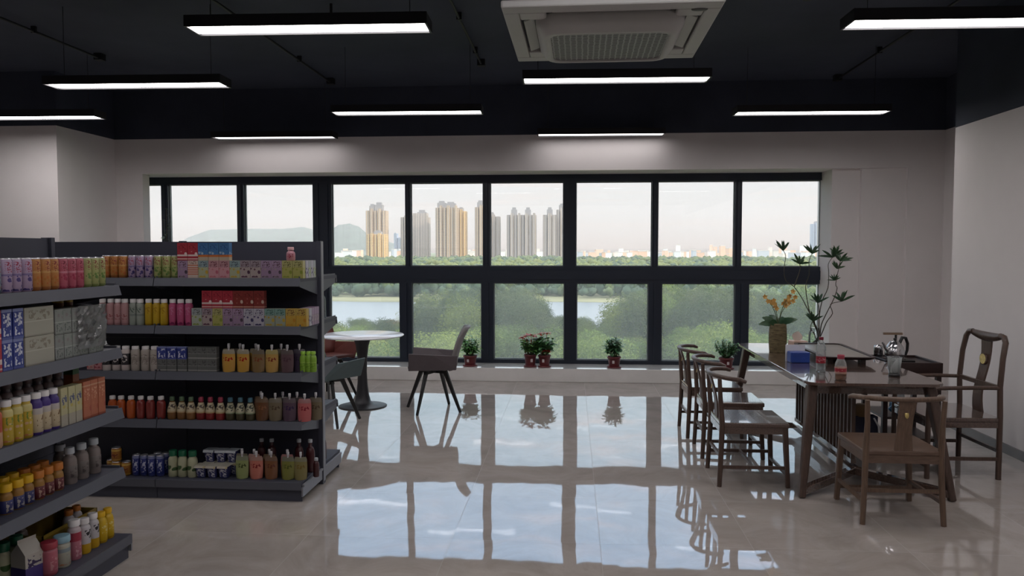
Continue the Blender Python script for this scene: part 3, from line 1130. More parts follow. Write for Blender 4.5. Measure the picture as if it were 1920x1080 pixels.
GP3 = 'spouted pouches on the third shelf of the far rack'
pouches([(423, 'yellow', 'yellow pouch with red lettering beside the grey milk cartons', 0), (450, 'yellow', 'yellow pouch with red lettering, second along', 0), (479, 'brown', 'dull brown spouted pouch', 0),
         (504, 'orange', 'orange and cream spouted pouch', 0), (533, 'mauve', 'murky mauve spouted pouch', 0), (551, 'plumdark', 'dark plum pouch beside the green bottles', 1),
         (416, 'khaki', 'back row pouch behind first yellow pouch', 1), (438, 'khaki', 'back row pouch between the two yellow pouches', 1), (468, 'yellow', 'back row pouch behind the dull brown pouch', 1), (516, 'khaki', 'back row pouch behind the orange pouch', 1)], z3, 'third shelf', GP3)
M_LIME = pack('print_lime_bottle', '#8cb83c', [(.5, .55, '#a8cc60')], (.2, .5, '#6a9428', 110))
M_CAPLIME = pbr('lime_cap', (150, 196, 70), .4)
row('drink_bottle', 'bottle', 'small lime green bottle', 'right end of the third shelf', bottle_parts(M_LIME, M_CAPLIME, r=.022, h=.118, rn=.012, nk=.01, sh=.03, rc=.016, hc=.014, waist=.08), [FX(q) for q in (560, 570, 579)], YF + .03, z3, 'lime green bottles')
# -- fourth shelf
M_JO, M_JR = pbr('orange_juice', (186, 88, 36), .22, spec=.6, var=.15, vscale=14), pbr('red_juice', (134, 52, 48), .22, spec=.6, var=.15, vscale=14)
JB = dict(r=.0285, h=.128, rn=.016, nk=.010, sh=.030, rc=.0185, hc=.018)
GB4 = 'juice bottles on the fourth shelf of the far rack'
row('juice_bottle', 'bottle', 'orange juice bottle with white cap', S4F, bottle_parts(M_JO, M_CAPW, **JB), [FX(q) for q in (197, 214, 233)], YF, z4, GB4)
row('juice_bottle', 'bottle', 'red juice bottle with white cap', S4F, bottle_parts(M_JR, M_CAPW, **JB), [FX(q) for q in (252, 271, 290.5)], YF, z4, GB4)
M_LABC = pack('print_cream_label', '#d2c4a4', [(0, .12, '#c0a074')], (.35, .8, '#4a3a30', 80))
M_LABG = pack('print_pale_label', '#c4bfa2', [(0, .1, '#8a9a78')], (.25, .85, '#3c4238', 80))
for cap, liq, marks, lab, d in ((pbr('sage_cap', (84, 108, 80), .4), pbr('amber_drink', (120, 84, 48), .25, var=.1), (312, 330.5, 349), M_LABC, 'amber flask with cream label and green cap'),
                                (pbr('rose_red_cap', (150, 50, 72), .4), pbr('crimson_drink', (122, 36, 38), .25, var=.1), (367.5, 386, 405.5), M_LABC, 'crimson flask with cream label and pink cap'),
                                (pbr('teal_cap', (62, 104, 122), .4), pbr('dark_olive_drink', (62, 58, 38), .25, var=.1), (424.5, 443.5, 462.5), M_LABG, 'dark flask with pale label and blue cap')):
    row('drink_flask', 'bottle', d, S4F, flask_parts(liq, cap, lab), [FX(q) for q in marks], YF, z4, 'cone shaped flasks on the fourth shelf')
pouches([(484, 'tea', 'tea brown spouted pouch', 0), (509, 'khaki', 'khaki spouted pouch', 0), (536, 'violet', 'dull violet spouted pouch', 0), (565, 'rose', 'rose pink spouted pouch', 0), (581, 'khaki', 'khaki pouch at the right end', 1),
         (476, 'tea', 'back row pouch behind the tea brown pouch', 1), (518, 'mauve', 'back row pouch behind the khaki pouch', 1), (545, 'mauve', 'back row pouch behind the dull violet pouch', 1)], z4, 'fourth shelf', 'spouted pouches on the fourth shelf of the far rack')
# -- bottom shelf
ZB_ = BASEZ
M_GOLD = pack('print_gold_can', '#b4772c', [(.08, .2, '#d8a848'), (.78, .9, '#e0b858')], (.3, .75, '#7a2418', 90), None, rough=.3)
GN = 'short gold cans on the bottom shelf of the far rack'
gp = can_parts(M_GOLD, r=.031, h=.092, lid=M_SILV)
put('drink_can', 'can', 'short gold can, lower of the stacked pair, bottom shelf of far rack', GN, gp, (FX(216) - .05, YF, ZB_))
put('drink_can', 'can', 'short gold can, upper of the stacked pair, bottom shelf of far rack', GN, gp, (FX(216) - .05, YF, ZB_ + .092))
put('drink_can', 'can', 'short gold can beside the blue cans, bottom shelf of far rack', GN, gp, (FX(235) - .05, YF, ZB_))
put('drink_can', 'can', 'short gold can behind the shelf corner, bottom shelf of far rack', GN, gp, (FX(200) - .06, YF + .05, ZB_))
M_BLUEC = pack('print_blue_can', '#2e3a86', [(.86, 1.01, '#8088b0'), (.0, .1, '#4a5290')], (.2, .82, '#c8cce0', 60), None, rough=.35)
GBC = 'blue cans on the bottom shelf of the far rack'
row('drink_can', 'can', 'tall blue can with pale lettering', S5F, can_parts(M_BLUEC, r=.0265, h=.138), [FX(q) - .045 for q in (253, 268.5, 284, 299.5)], YF, ZB_, GBC)
put('drink_can', 'can', 'blue can in the back row behind third blue can, bottom shelf', GBC, can_parts(M_BLUEC, r=.0265, h=.138), (FX(281) - .03, YF + .06, ZB_))
put('drink_can', 'can', 'blue can in the back row behind fourth blue can, bottom shelf', GBC, can_parts(M_BLUEC, r=.0265, h=.138), (FX(297) - .03, YF + .06, ZB_))
M_MILKG = pack('print_milk_green', '#c2c3a2', [], None, (.3, .55, '#3a5a30', '#4a6a3a', 22), rough=.3)
row('milk_bottle', 'bottle', 'cream milk bottle with dark green cap', S5F, bottle_parts(M_MILKG, M_CAPG, r=.0315, h=.140, rn=.021, nk=.012, sh=.03, rc=.025, hc=.032), [FX(q) - .035 for q in (321.5, 340, 360)], YF, ZB_, 'green capped milk bottles on the bottom shelf')
M_CUP = pack('print_navy_cup', '#34386c', [], (.1, .8, '#c4c4cc', 80))
M_FOIL = pack('print_foil_lid', '#d6d0c0', [], None, (.0, 1.0, '#c8b890', '#e0d8c8', 30))
GY = 'yogurt cups on the bottom shelf of the far rack'
row('yogurt_cup', 'yogurt cup', 'navy yogurt cup with cream lid', 'front row, bottom shelf', yogurt_parts(M_CUP, M_FOIL), [FX(q) - .035 for q in (378, 400.5, 422)], YF - .004, ZB_ + .002, GY)
row('yogurt_cup', 'yogurt cup', 'navy yogurt cup with grey lid', 'stacked row behind, bottom shelf', yogurt_parts(M_CUP, M_CAPGR), [FX(q) - .03 for q in (383, 405, 427)], YF + .078, ZB_ + .0835, GY)
row('yogurt_cup', 'yogurt cup', 'navy yogurt cup under the grey lidded cups', 'rear lower row, bottom shelf', yogurt_parts(M_CUP, M_FOIL), [FX(q) - .03 for q in (383, 405, 427)], YF + .078, ZB_ + .002, GY)
GP5 = 'spouted pouches on the bottom shelf of the far rack'
pouches([(453 - 8, 'green', 'green spouted pouch', 0), (479 - 7, 'salmon', 'salmon pink spouted pouch', 0), (506 - 6, 'amber', 'amber brown spouted pouch', 0), (537 - 5, 'olive', 'olive yellow spouted pouch', 0), (561 - 5, 'lemon', 'pale lemon spouted pouch', 0),
         (444 - 6, 'khaki', 'back row pouch behind the green pouch', 1), (468 - 6, 'salmon', 'back row pouch behind the salmon pouch', 1), (497 - 6, 'tea', 'back row pouch behind the amber pouch', 1), (530 - 5, 'rose', 'back row pouch behind the olive pouch', 1)], ZB_, 'bottom shelf', GP5)
M_REDB = pbr('dark_red_bottle', (58, 16, 22), .3)
row('drink_bottle', 'bottle', 'dark red bottle with grey cap', 'rear row at the right, bottom shelf', bottle_parts(M_REDB, M_CAPGR, r=.03, h=.20, rn=.012, nk=.03, sh=.06, rc=.014, hc=.018), [FX(q) for q in (462, 482, 535, 557)], YF + .17, ZB_, 'dark red bottles behind the pouches')
put('drink_bottle', 'bottle', 'short red bottle at the right end of the bottom shelf', None, bottle_parts(M_REDB, M_CAPGR, r=.02, h=.11, rn=.012, nk=.012, sh=.03, rc=.013, hc=.014), (FX(579), YF + .06, ZB_))
# -- window side of the far rack
M_CLEARB = clear_mat('clear_plastic', (0.86, 0.9, 0.92, 1), 1.0, film=.12)
put('drink_bottle', 'bottle', 'clear bottle seen past the rack end, second shelf on the window side', None, bottle_parts(M_CLEARB, M_CAPW, r=.03, h=.19, rn=.013, nk=.02, sh=.05), (-1.76, 5.30, z2))
put('drink_carton', 'carton', 'yellow green carton seen past the rack end, third shelf on window side', None, carton_parts(C['grape'], w=.05, d=.05, h=.17), (-1.76, 5.26, z3))
put('drink_bottle', 'bottle', 'red bottle seen past the rack end, fourth shelf on window side', None, bottle_parts(M_REDB, M_CAPW, r=.03, h=.17, rn=.013, nk=.02, sh=.05), (-1.76, 5.28, z5))

# ------------------------------------------------------------------ near rack
XN = -2.365
zt = NZ[2]
n1, n2, n3, n4, n5 = NZ + [BASEZ]
N1, N2, N3, N4, N5 = 'top shelf of near rack', 'second shelf of near rack', 'third shelf of near rack', 'fourth shelf of near rack', 'bottom shelf of near rack'
P['can_teal'] = pack('print_teal', '#8a9aa4', [(0, .1, '#5a6a80')], (.6, .92, '#8c3040', 150), (.1, .5, '#586a8a', '#a06a60', 55))
GN1 = 'slim cans on the top shelf of the near rack'
y0 = 3.04 - .0595
ys = [y0 + i * .0595 for i in range(13)]
row('drink_can', 'can', 'slim grey blue can at the frame edge,', N1, can_parts(P['can_teal']), ys[:1], XN, n1, GN1, far=False)
row('drink_can', 'can', 'slim violet can', N1, can_parts(P['can_purple']), ys[1:4], XN, n1, GN1, far=False)
row('drink_can', 'can', 'slim golden orange can', N1, can_parts(P['can_orange']), ys[4:7], XN, n1, GN1, far=False)
row('drink_can', 'can', 'slim rose red can', N1, can_parts(P['can_pink']), ys[7:10], XN, n1, GN1, far=False)
row('drink_can', 'can', 'slim leaf green can', N1, can_parts(P['can_green']), ys[10:13], XN, n1, GN1, far=False)
# second shelf
GM = 'milk cartons on the second shelf of the near rack'
cb = dict(w=.060, d=.045, h=.128)
for L, nm in ((0, 'lower'), (1, 'upper')):
    row('milk_carton', 'carton', 'blue milk carton with white lettering', nm + ' layer, ' + N2, carton_parts(C['bluemilk'], **cb), [3.022, 3.086], XN, n2 + L * .128, GM, far=False, jit=.002)
    put('milk_carton', 'carton', 'red milk carton at the frame edge, %s layer, %s' % (nm, N2), GM, carton_parts(C['red'], **cb), (XN, 2.958, n2 + L * .128), R(90))
M_SHRINK = pack('print_white_multipack', '#b0ada0', [(.0, .05, '#989488'), (.5, .53, '#c8c4b8')], (.55, .9, '#8e8676', 60), None, rough=.3, spec=.6)
for L, nm in ((0, 'lower'), (1, 'upper')):
    put('carton_multipack', 'multipack', 'cream shrink wrapped carton multipack, %s of two, beside the blue milk cartons' % nm, 'cream multipacks', carton_parts(M_SHRINK, w=.186, d=.09, h=.126), (XN - .02, 3.214, n2 + L * .128), R(90))
M_FOILP = pack('print_silver_pack', '#8b8d8c', [(.0, .06, '#747674'), (.46, .5, '#a8aaa8')], (.1, .45, '#5a605e', 90), (.55, .95, '#6a8078', '#8a7a80', 42), rough=.28, spec=.7)
row('drink_carton', 'carton', 'silver wrapped grey carton', 'lower layer, ' + N2, carton_parts(M_FOILP, w=.058, d=.045, h=.115), [3.345 + i * .061 for i in range(6)], XN, n2, 'silver wrapped cartons', far=False, jit=.002)
row('drink_carton', 'carton', 'silver wrapped grey carton', 'upper layer, ' + N2, carton_parts(M_FOILP, w=.058, d=.045, h=.115), [3.345 + i * .061 for i in range(5)], XN, n2 + .117, 'silver wrapped cartons', far=False, jit=.002)
# crinkled clear wrap bulging over the last silver cartons
wb = MB()
rw = random.Random(5)
nx_, nz_ = 10, 12
vs, fs = [], []
for j in range(nz_ + 1):
    for i in range(nx_ + 1):
        vs.append((XN + .026 + rw.uniform(0, .012), 3.47 + i * .022, n2 + .03 + j * .0172))
for j in range(nz_):
    for i in range(nx_):
        a = j * (nx_ + 1) + i
        fs.append((a, a + 1, a + nx_ + 2, a + nx_ + 1))
wb.add(vs, fs)
M_WRAP = clear_mat('crinkled_wrap', (0.96, 0.96, 0.96, 1), 1.0, film=.16, ior=1.6, rough=.2)
wrap = wb.build('plastic_wrap', M_WRAP)
tag(wrap, 'crinkled clear plastic wrap over the silver cartons, second shelf of near rack', 'plastic wrap')
sd = wrap.modifiers.new('thickness', 'SOLIDIFY')
sd.thickness = .0008
M_YEL2 = pack('print_yellow_small', '#c8ac48', [(0, .25, '#8a5a3a')], (.3, .6, '#8a4a20', 110))
row('drink_bottle', 'bottle', 'small yellow bottle', 'on top behind the silver cartons, near rack', bottle_parts(M_YEL2, M_CAPY, r=.026, h=.088, rn=.015, nk=.010, sh=.02, hc=.012), [3.56, 3.63], XN - .13, n2 + .225, 'small yellow bottles', far=False)
M_DKB = pbr('dark_grey_bottle', (58, 60, 76), .3)
put('storage_tray', 'tray', 'dark box behind the silver cartons carrying small bottles, near rack', None, carton_parts(M_DKB, w=.34, d=.09, h=.225), (XN - .135, 3.60, n2), R(90))
# third shelf
GB = 'bottles at the front of the third shelf, near rack'
M_YF = pack('print_fruit_yellow', '#c8ac38', [(.0, .08, '#b89a28'), (.72, .9, '#d8cc88')], (.5, .7, '#6a8a38', 90), (.08, .55, '#c87a50', '#e0d0b0', 40))
M_PU = pack('print_purple_cream', '#4a3686', [], None, None)
M_PUL = pack('print_corn_label', '#cfc0a0', [(.75, 1.01, '#bcb4b0')], (.15, .7, '#7a5a30', 60), None)
bz = dict(r=.0275, h=.165, rn=.020, nk=.016, sh=.02, rc=.0215, hc=.022)
row('drink_bottle', 'bottle', 'red and cream bottle at the frame edge,', N3, bottle_parts(pack('print_red_cream', '#c8604a', [(0, .4, '#d8b090')], None, None), M_CAPW, **bz), [2.962], XN, zt, GB, far=False)
row('drink_bottle', 'bottle', 'yellow fruit bottle with white cap', N3, bottle_parts(M_YF, M_CAPW, **bz), [3.025, 3.085, 3.145], XN, zt, GB, far=False)
row('drink_bottle', 'bottle', 'purple bottle with corn coloured label', N3, bottle_parts(M_PU, M_CAPW, label=M_PUL, l0=.08, l1=.72, **bz), [3.203, 3.26, 3.317], XN, zt, GB, far=False)
M_PALEY = pack('print_pale_yellow', '#c4be92', [(0, .3, '#b0aa9a')], (.55, .8, '#5a6080', 60), (.3, .55, '#a8a048', '#c8b860', 40))
M_ORP = pack('print_orange_pack', '#b86a4a', [(.0, .06, '#9a5038'), (.86, .9, '#d0a080')], (.5, .8, '#d8a080', 80), (.1, .45, '#a84a38', '#c88058', 40))
row('drink_carton', 'carton', 'tall pale yellow carton', N3, carton_parts(M_PALEY, w=.048, d=.048, h=.178), [3.368, 3.42, 3.472], XN, zt, 'tall cartons on the third shelf, near rack', far=False, jit=.002)
row('drink_carton', 'carton', 'tall orange red carton', N3, carton_parts(M_ORP, w=.056, d=.056, h=.182), [3.527, 3.586, 3.645], XN, zt, 'tall cartons on the third shelf, near rack', far=False, jit=.002)
M_DKJ = pack('print_dark_jar', '#5a4c50', [(.80, .9, '#7a6664')], (.3, .6, '#7a6a80', 80), None, rough=.25, spec=.6)
row('drink_bottle', 'bottle', 'tall dark brown bottle', 'back row, ' + N3, bottle_parts(M_DKJ, pbr('brown_cap', (92, 72, 70), .4), r=.029, h=.215, rn=.018, nk=.02, sh=.05, hc=.02), [3.02 + i * .068 for i in range(8)], XN - .10, zt, 'dark bottles at the back of the third shelf, near rack', far=False)
put('drink_carton', 'carton', 'small orange box on the back row end of the third shelf, near rack', None, carton_parts(pack('print_orange_small', '#a8643c', [(.8, 1.01, '#4a7a4a')], None, (.1, .6, '#c88850', '#8a3a28', 40)), w=.05, d=.05, h=.25), (XN - .12, 3.63, zt), R(90))
# fourth shelf
M_MED = pack('print_navy_label', '#34386e', [], (.1, .9, '#b8b0a8', 70))
M_WINE = pack('print_wine_label', '#6a2c34', [], (.1, .9, '#c0a090', 70))
M_AMB = pbr('amber_plastic', (150, 110, 50), .3)
M_CLR = pack('print_clear_label', '#7c7470', [], (.1, .9, '#544c4c', 60), None, rough=.3)
M_HAZY = pbr('hazy_clear_bottle', (126, 116, 112), .2, spec=.7)
M_CAPA = pbr('amber_cap', (196, 120, 44), .4)
XF = -2.415
kz = dict(r=.028, h=.100, rn=.020, nk=.012, sh=.022, rc=.026, hc=.030, l0=.06, l1=.6)
G4 = 'short bottles on the fourth shelf of the near rack'
row('drink_bottle', 'bottle', 'yellow capped bottle with navy label', 'front row, ' + N4, bottle_parts(M_AMB, M_CAPY, label=M_MED, **kz), [3.07 + i * .066 for i in range(3)], XF, n4, G4, far=False)
row('drink_bottle', 'bottle', 'amber capped bottle with red label', 'front row, ' + N4, bottle_parts(M_AMB, M_CAPA, label=M_WINE, **kz), [3.27 + i * .066 for i in range(3)], XF, n4, G4, far=False)
row('drink_bottle', 'bottle', 'yellow capped bottle', 'back row, ' + N4, bottle_parts(M_AMB, M_CAPY, label=M_MED, **kz), [3.09 + i * .066 for i in range(3)], XF - .08, n4, G4, far=False)
row('drink_bottle', 'bottle', 'amber capped bottle', 'back row, ' + N4, bottle_parts(M_AMB, M_CAPA, label=M_WINE, **kz), [3.29 + i * .066 for i in range(3)], XF - .08, n4, G4, far=False)
cz = dict(r=.033, h=.150, rn=.017, nk=.014, sh=.035, rc=.0225, hc=.026, l0=.2, l1=.6)
row('water_bottle', 'bottle', 'hazy clear bottle with grey cap', 'front row, ' + N4, bottle_parts(M_HAZY, M_CAPGR, label=M_CLR, **cz), [3.50, 3.585, 3.68], XF, n4, 'grey capped clear bottles', far=False)
row('water_bottle', 'bottle', 'hazy clear bottle with grey cap', 'back row, ' + N4, bottle_parts(M_HAZY, M_CAPGR, label=M_CLR, **cz), [3.55], XF - .085, n4, 'grey capped clear bottles', far=False)
# bottom shelf
zb = BASEZ
tr = MB()
tx0, tx1, ty0, ty1 = -2.66, -2.44, 3.33, 3.74
tr.box(tx0, tx1, ty0, ty1, 0, .006)
for a_, b_, c_, d_ in ((tx0, tx0 + .006, ty0, ty1), (tx1 - .006, tx1, ty0, ty1), (tx0, tx1, ty0, ty0 + .006), (tx0, tx1, ty1 - .006, ty1)):
    tr.box(a_, b_, c_, d_, .006, .15)
tag(tr.build('carton_tray', pack('print_olive_tray', '#7a6428', [(.9, 1.01, '#a08838')], (.2, .7, '#4a3a18', 40)), loc=(0, 0, zb)), 'olive yellow cardboard tray at the back of the near rack bottom shelf', 'cardboard tray')
M_YB = pack('print_bright_yellow', '#d8b21e', [(.0, .1, '#b89018')], (.35, .7, '#e8d890', 70))
M_WY = pack('print_white_yellow', '#d0ccd0', [(0, .33, '#d8ac28')], (.5, .78, '#1c1c24', 60))
M_PW = pack('print_pink_white', '#c07888', [(.55, .8, '#a83048'), (.8, 1.01, '#c8b8bc')], (.1, .5, '#e0b0b8', 60))
M_PK = pack('print_pink_pot', '#c06a78', [(.0, .1, '#a8505e')], (.2, .7, '#d89aa0', 60))
M_LB = pack('print_sky_pot', '#b8b8a8', [(.6, .75, '#8a9aa0')], None, (.1, .5, '#c88a60', '#98a8b0', 40))
b5 = 'front row, ' + N5
XB = -2.372
row('drink_bottle', 'bottle', 'bright yellow bottle', b5, bottle_parts(M_YB, M_CAPY, r=.029, h=.135, rn=.018, nk=.012, sh=.04, rc=.02, hc=.02), [3.665, 3.725], XB, zb, 'yellow bottles at the end of the bottom shelf, near rack', far=False)
row('drink_bottle', 'bottle', 'white yellow bottle with dark label', b5, bottle_parts(M_WY, M_CAPW, r=.029, h=.150, rn=.020, nk=.014, sh=.025, rc=.023, hc=.022), [3.525, 3.598], XB, zb, 'white and yellow bottles, near rack', far=False)
row('drink_bottle', 'bottle', 'pink and white bottle with red band', b5, bottle_parts(M_PW, M_CAPW, r=.031, h=.165, rn=.022, nk=.014, sh=.025, rc=.026, hc=.025), [3.452], XB, zb, None, far=False)
row('drink_bottle', 'bottle', 'pale pot with sky blue lid', b5, bottle_parts(M_LB, pbr('sky_blue_lid', (132, 168, 182), .4), r=.036, h=.120, rn=.032, nk=.012, sh=.012, rc=.0365, hc=.026), [3.365], XB, zb, None, far=False)
row('drink_bottle', 'bottle', 'pink pot with dark pink lid', b5, bottle_parts(M_PK, pbr('dark_pink_lid', (150, 48, 62), .4), r=.035, h=.125, rn=.031, nk=.012, sh=.012, rc=.0355, hc=.026), [3.275], XB, zb, None, far=False)
mk = MB()
w_, d_ = .045, .045
mk.box(-w_, w_, -d_, d_, 0, .125)
mk.add([(-w_, -d_, .125), (w_, -d_, .125), (w_, d_, .125), (-w_, d_, .125), (-w_, 0, .175), (w_, 0, .175), (-w_, 0, .19), (w_, 0, .19)],
       [(0, 1, 5, 4), (2, 3, 4, 5), (0, 4, 3), (1, 2, 5), (4, 5, 7, 6)])
tag(mk.build('milk_carton', pack('print_violet_milk', '#cdc8be', [(.0, .35, '#4a3a80')], (.35, .6, '#3a2a5a', 50), None), loc=(XB - .06, 3.215, zb)), 'gable topped white and violet milk carton at the front of the bottom shelf, near rack', 'carton').rotation_euler = (0, 0, R(75))
row('milk_bottle', 'bottle', 'milk bottle with green cap', 'second row, ' + N5, bottle_parts(M_MILKG, M_CAPG, r=.033, h=.140, rn=.022, nk=.014, sh=.03, rc=.027, hc=.034), [3.19, 3.275], XB - .155, zb, 'green capped bottles, near rack', far=False)
row('drink_bottle', 'bottle', 'grey capped bottle', 'back row, ' + N5, bottle_parts(M_HAZY, M_CAPGR, r=.031, h=.150, rn=.02, nk=.014, sh=.03, rc=.025, hc=.026), [3.375, 3.44], XB - .26, zb, 'grey capped bottles at the back, near rack', far=False)
row('drink_bottle', 'bottle', 'orange capped bottle', 'in the olive tray, ' + N5, bottle_parts(M_WY, M_CAPA, r=.028, h=.155, rn=.018, nk=.012, sh=.03, rc=.02, hc=.022), [3.60, 3.67], XB - .13, zb + .006, 'orange capped bottles in the olive tray', far=False)

# ------------------------------------------------------------------ tea table and what stands on it
M_WALNUT = pbr('dark_walnut', (84, 66, 58), 0.20, spec=0.5, var=0.28, vscale=9, stretch=(12, 1, 12), bump=0.03, bscale=60, coat=1.0)
M_WALNUTZ = pbr('dark_walnut_upright', (80, 63, 55), 0.36, spec=0.45, var=0.25, vscale=9, stretch=(10, 10, 1))
M_TEAK = pbr('brown_elm_wood', (102, 82, 68), 0.38, spec=0.45, var=0.28, vscale=9, stretch=(10, 10, 1))
M_TEAKX = pbr('brown_elm_wood_seat', (100, 80, 68), 0.34, spec=0.5, var=0.28, vscale=9, stretch=(12, 1.5, 12))
M_BRASS = pbr('pale_gold_inlay', (222, 200, 130), 0.3, metal=0.5)

tbl = thing('tea_table', 'long dark walnut tea table with rounded corners and a slatted centre screen', 'table', (1.965, 6.16, 0))
tp = MB()
hw, hl = 0.435, 1.09
poly_o = rrect(-hw, hw, -hl, hl, 0.10, 6)
poly_i = rrect(-hw + .03, hw - .03, -hl + .03, hl - .03, 0.08, 6)
n = len(poly_o)
vs = [(x, y, .715) for x, y in poly_i] + [(x, y, .732) for x, y in poly_o] + [(x, y, .746) for x, y in poly_o] + [(x * .994, y * .998, .75) for x, y in poly_o]
fs = [tuple(range(n))[::-1], tuple(range(3 * n, 4 * n))]
for L in range(3):
    fs += [(L * n + i, L * n + (i + 1) % n, (L + 1) * n + (i + 1) % n, (L + 1) * n + i) for i in range(n)]
tp.add(vs, fs)
tp.build('tabletop', M_WALNUT, tbl)
fr = MB()
for sx in (-1, 1):
    fr.bar((sx * .345, -.93, .688), (sx * .345, .93, .688), .03, .055)
for y in (-.95, .95):
    fr.bar((-.36, y, .688), (.36, y, .688), .03, .055)
fr.build('apron', M_WALNUT, tbl)
for sx in (-1, 1):
    for sy in (-1, 1):
        l = MB()
        l.bar((sx * .47, sy * 1.10, 0), (sx * .375, sy * .955, .716), .042, .048, .062, .085, up=(0, 1, 0))
        l.build('leg', M_WALNUTZ, tbl, bevel=.01)
cb_ = MB()
cb_.bar((0, -.70, .075), (0, .70, .075), .07, .05)
for sy in (-1, 1):
    for sx in (-1, 1):
        cb_.bar((0, sy * .69, .075), (sx * .462, sy * 1.085, .045), .05, .05)
cb_.build('stretcher', M_WALNUT, tbl, bevel=.004)
sr = MB()
sr.bar((0, -.68, .135), (0, .68, .135), .035, .03)
sr.bar((0, -.68, .695), (0, .68, .695), .035, .04)
sr.build('screen_rail', M_WALNUT, tbl)
for i in range(19):
    y = -.66 + i * 1.32 / 18
    MB().box(-.013, .013, y - .010, y + .010, .148, .68).build('slat', M_WALNUTZ, tbl)

# -- side chairs with a horseshoe rail
def side_chair(label, loc, rz, group, mats, sc_=1.0):
    """origin on the floor under the seat; sitter looks along +x"""
    mw, mx = mats
    t = thing('horseshoe_back_chair', label, 'chair', loc, rz, group)
    hx, hy = .215, .215
    s = MB()
    s.box(-hx - .005, hx + .02, -hy - .012, hy + .012, .405, .438)
    s.build('seat', mx, t, bevel=.008)
    a = MB()
    for sy in (-1, 1):
        a.bar((-hx, sy * (hy - .004), .385), (hx, sy * (hy - .004), .385), .022, .045)
    for sx in (-1, 1):
        a.bar((sx * (hx - .004), -hy, .385), (sx * (hx - .004), hy, .385), .022, .045)
    a.build('apron', mx, t)
    for sy in (-1, 1):
        MB().bar((hx + .012, sy * (hy + .01), 0), (hx - .008, sy * (hy - .008), .41), .030, .030, .036, .036).build('leg', mw, t, bevel=.006)
        MB().tube([(-hx - .014, sy * (hy + .014), 0), (-hx - .002, sy * (hy + .002), .25), (-hx + .004, sy * (hy - .002), .42), (-hx - .010, sy * (hy - .004), .60), (-hx - .018, sy * (hy + .002), .735)], [.016, .018, .019, .016, .014], 10).build('leg', mw, t)
    # horseshoe rail: arms run forward to half the seat and close round the back
    pts = [(-.065, -hy - .046, .722), (-.08, -hy - .044, .727)]
    for i in range(13):
        an = R(-90 - 180 * i / 12)
        pts.append((-.10 + math.cos(an) * .17, math.sin(an) * (hy + .036), .735 + .012 * math.sin(PI * i / 12)))
    pts += [(-.08, hy + .044, .727), (-.065, hy + .046, .722)]
    rd = [.012, .016] + [.018] * 13 + [.016, .012]
    MB().tube(pts, rd, 10, flat=.85).build('back_rail', mw, t)
    # splat: bowed board from seat to rail
    sp = MB()
    vs, fs = [], []
    N_ = 10
    for i in range(N_ + 1):
        q = i / N_
        z = .435 + q * .302
        x = -hx + .005 - .052 * q ** 1.2 + .012 * math.sin(PI * q)
        wd = .052 - .010 * math.sin(PI * q * .9)
        vs += [(x - .006, -wd, z), (x - .006, wd, z), (x + .006, wd, z), (x + .006, -wd, z)]
    for i in range(N_):
        for k_ in range(4):
            a_, b_ = i * 4 + k_, i * 4 + (k_ + 1) % 4
            fs.append((a_, b_, b_ + 4, a_ + 4))
    fs += [(3, 2, 1, 0), tuple(N_ * 4 + j for j in range(4))]
    sp.add(vs, fs)
    so = sp.build('splat', mw, t)
    MB().lathe([(.0, -.002), (.016, -.001), (.017, .002), (.0, .002)], 14, sx=1.4, sy=.7).build('metal_inlay', M_BRASS, so, loc=(-hx - .030, 0, .655)).rotation_euler = (0, R(-80), R(0))
    st = MB()
    for sy in (-1, 1):
        st.bar((-hx, sy * (hy + .006), .135), (hx, sy * (hy + .006), .135), .016, .022)
    st.bar((0, -hy, .135), (0, hy, .135), .016, .022)
    st.bar((hx + .004, -hy, .09), (hx + .004, hy, .09), .016, .022)
    st.bar((-hx, -hy, .20), (-hx, hy, .20), .016, .022)
    st.build('stretcher', mw, t)
    return t


GSC = 'horseshoe chairs round the tea table'
DW = (M_WALNUTZ, M_WALNUT)
side_chair('dark horseshoe back chair nearest the camera of three along the left table side', (1.235, 5.49, 0), 0.0, GSC, DW)
side_chair('dark horseshoe back chair, middle of the three along the left table side', (1.245, 6.20, 0), -0.02, GSC, DW)
side_chair('dark horseshoe back chair nearest the window of three along the left table side', (1.22, 6.86, 0), 0.02, GSC, DW)
side_chair('brown wooden chair with its back to the camera at the table end', (1.935, 4.82, 0), R(90) + .0, GSC, (M_TEAK, M_TEAKX))


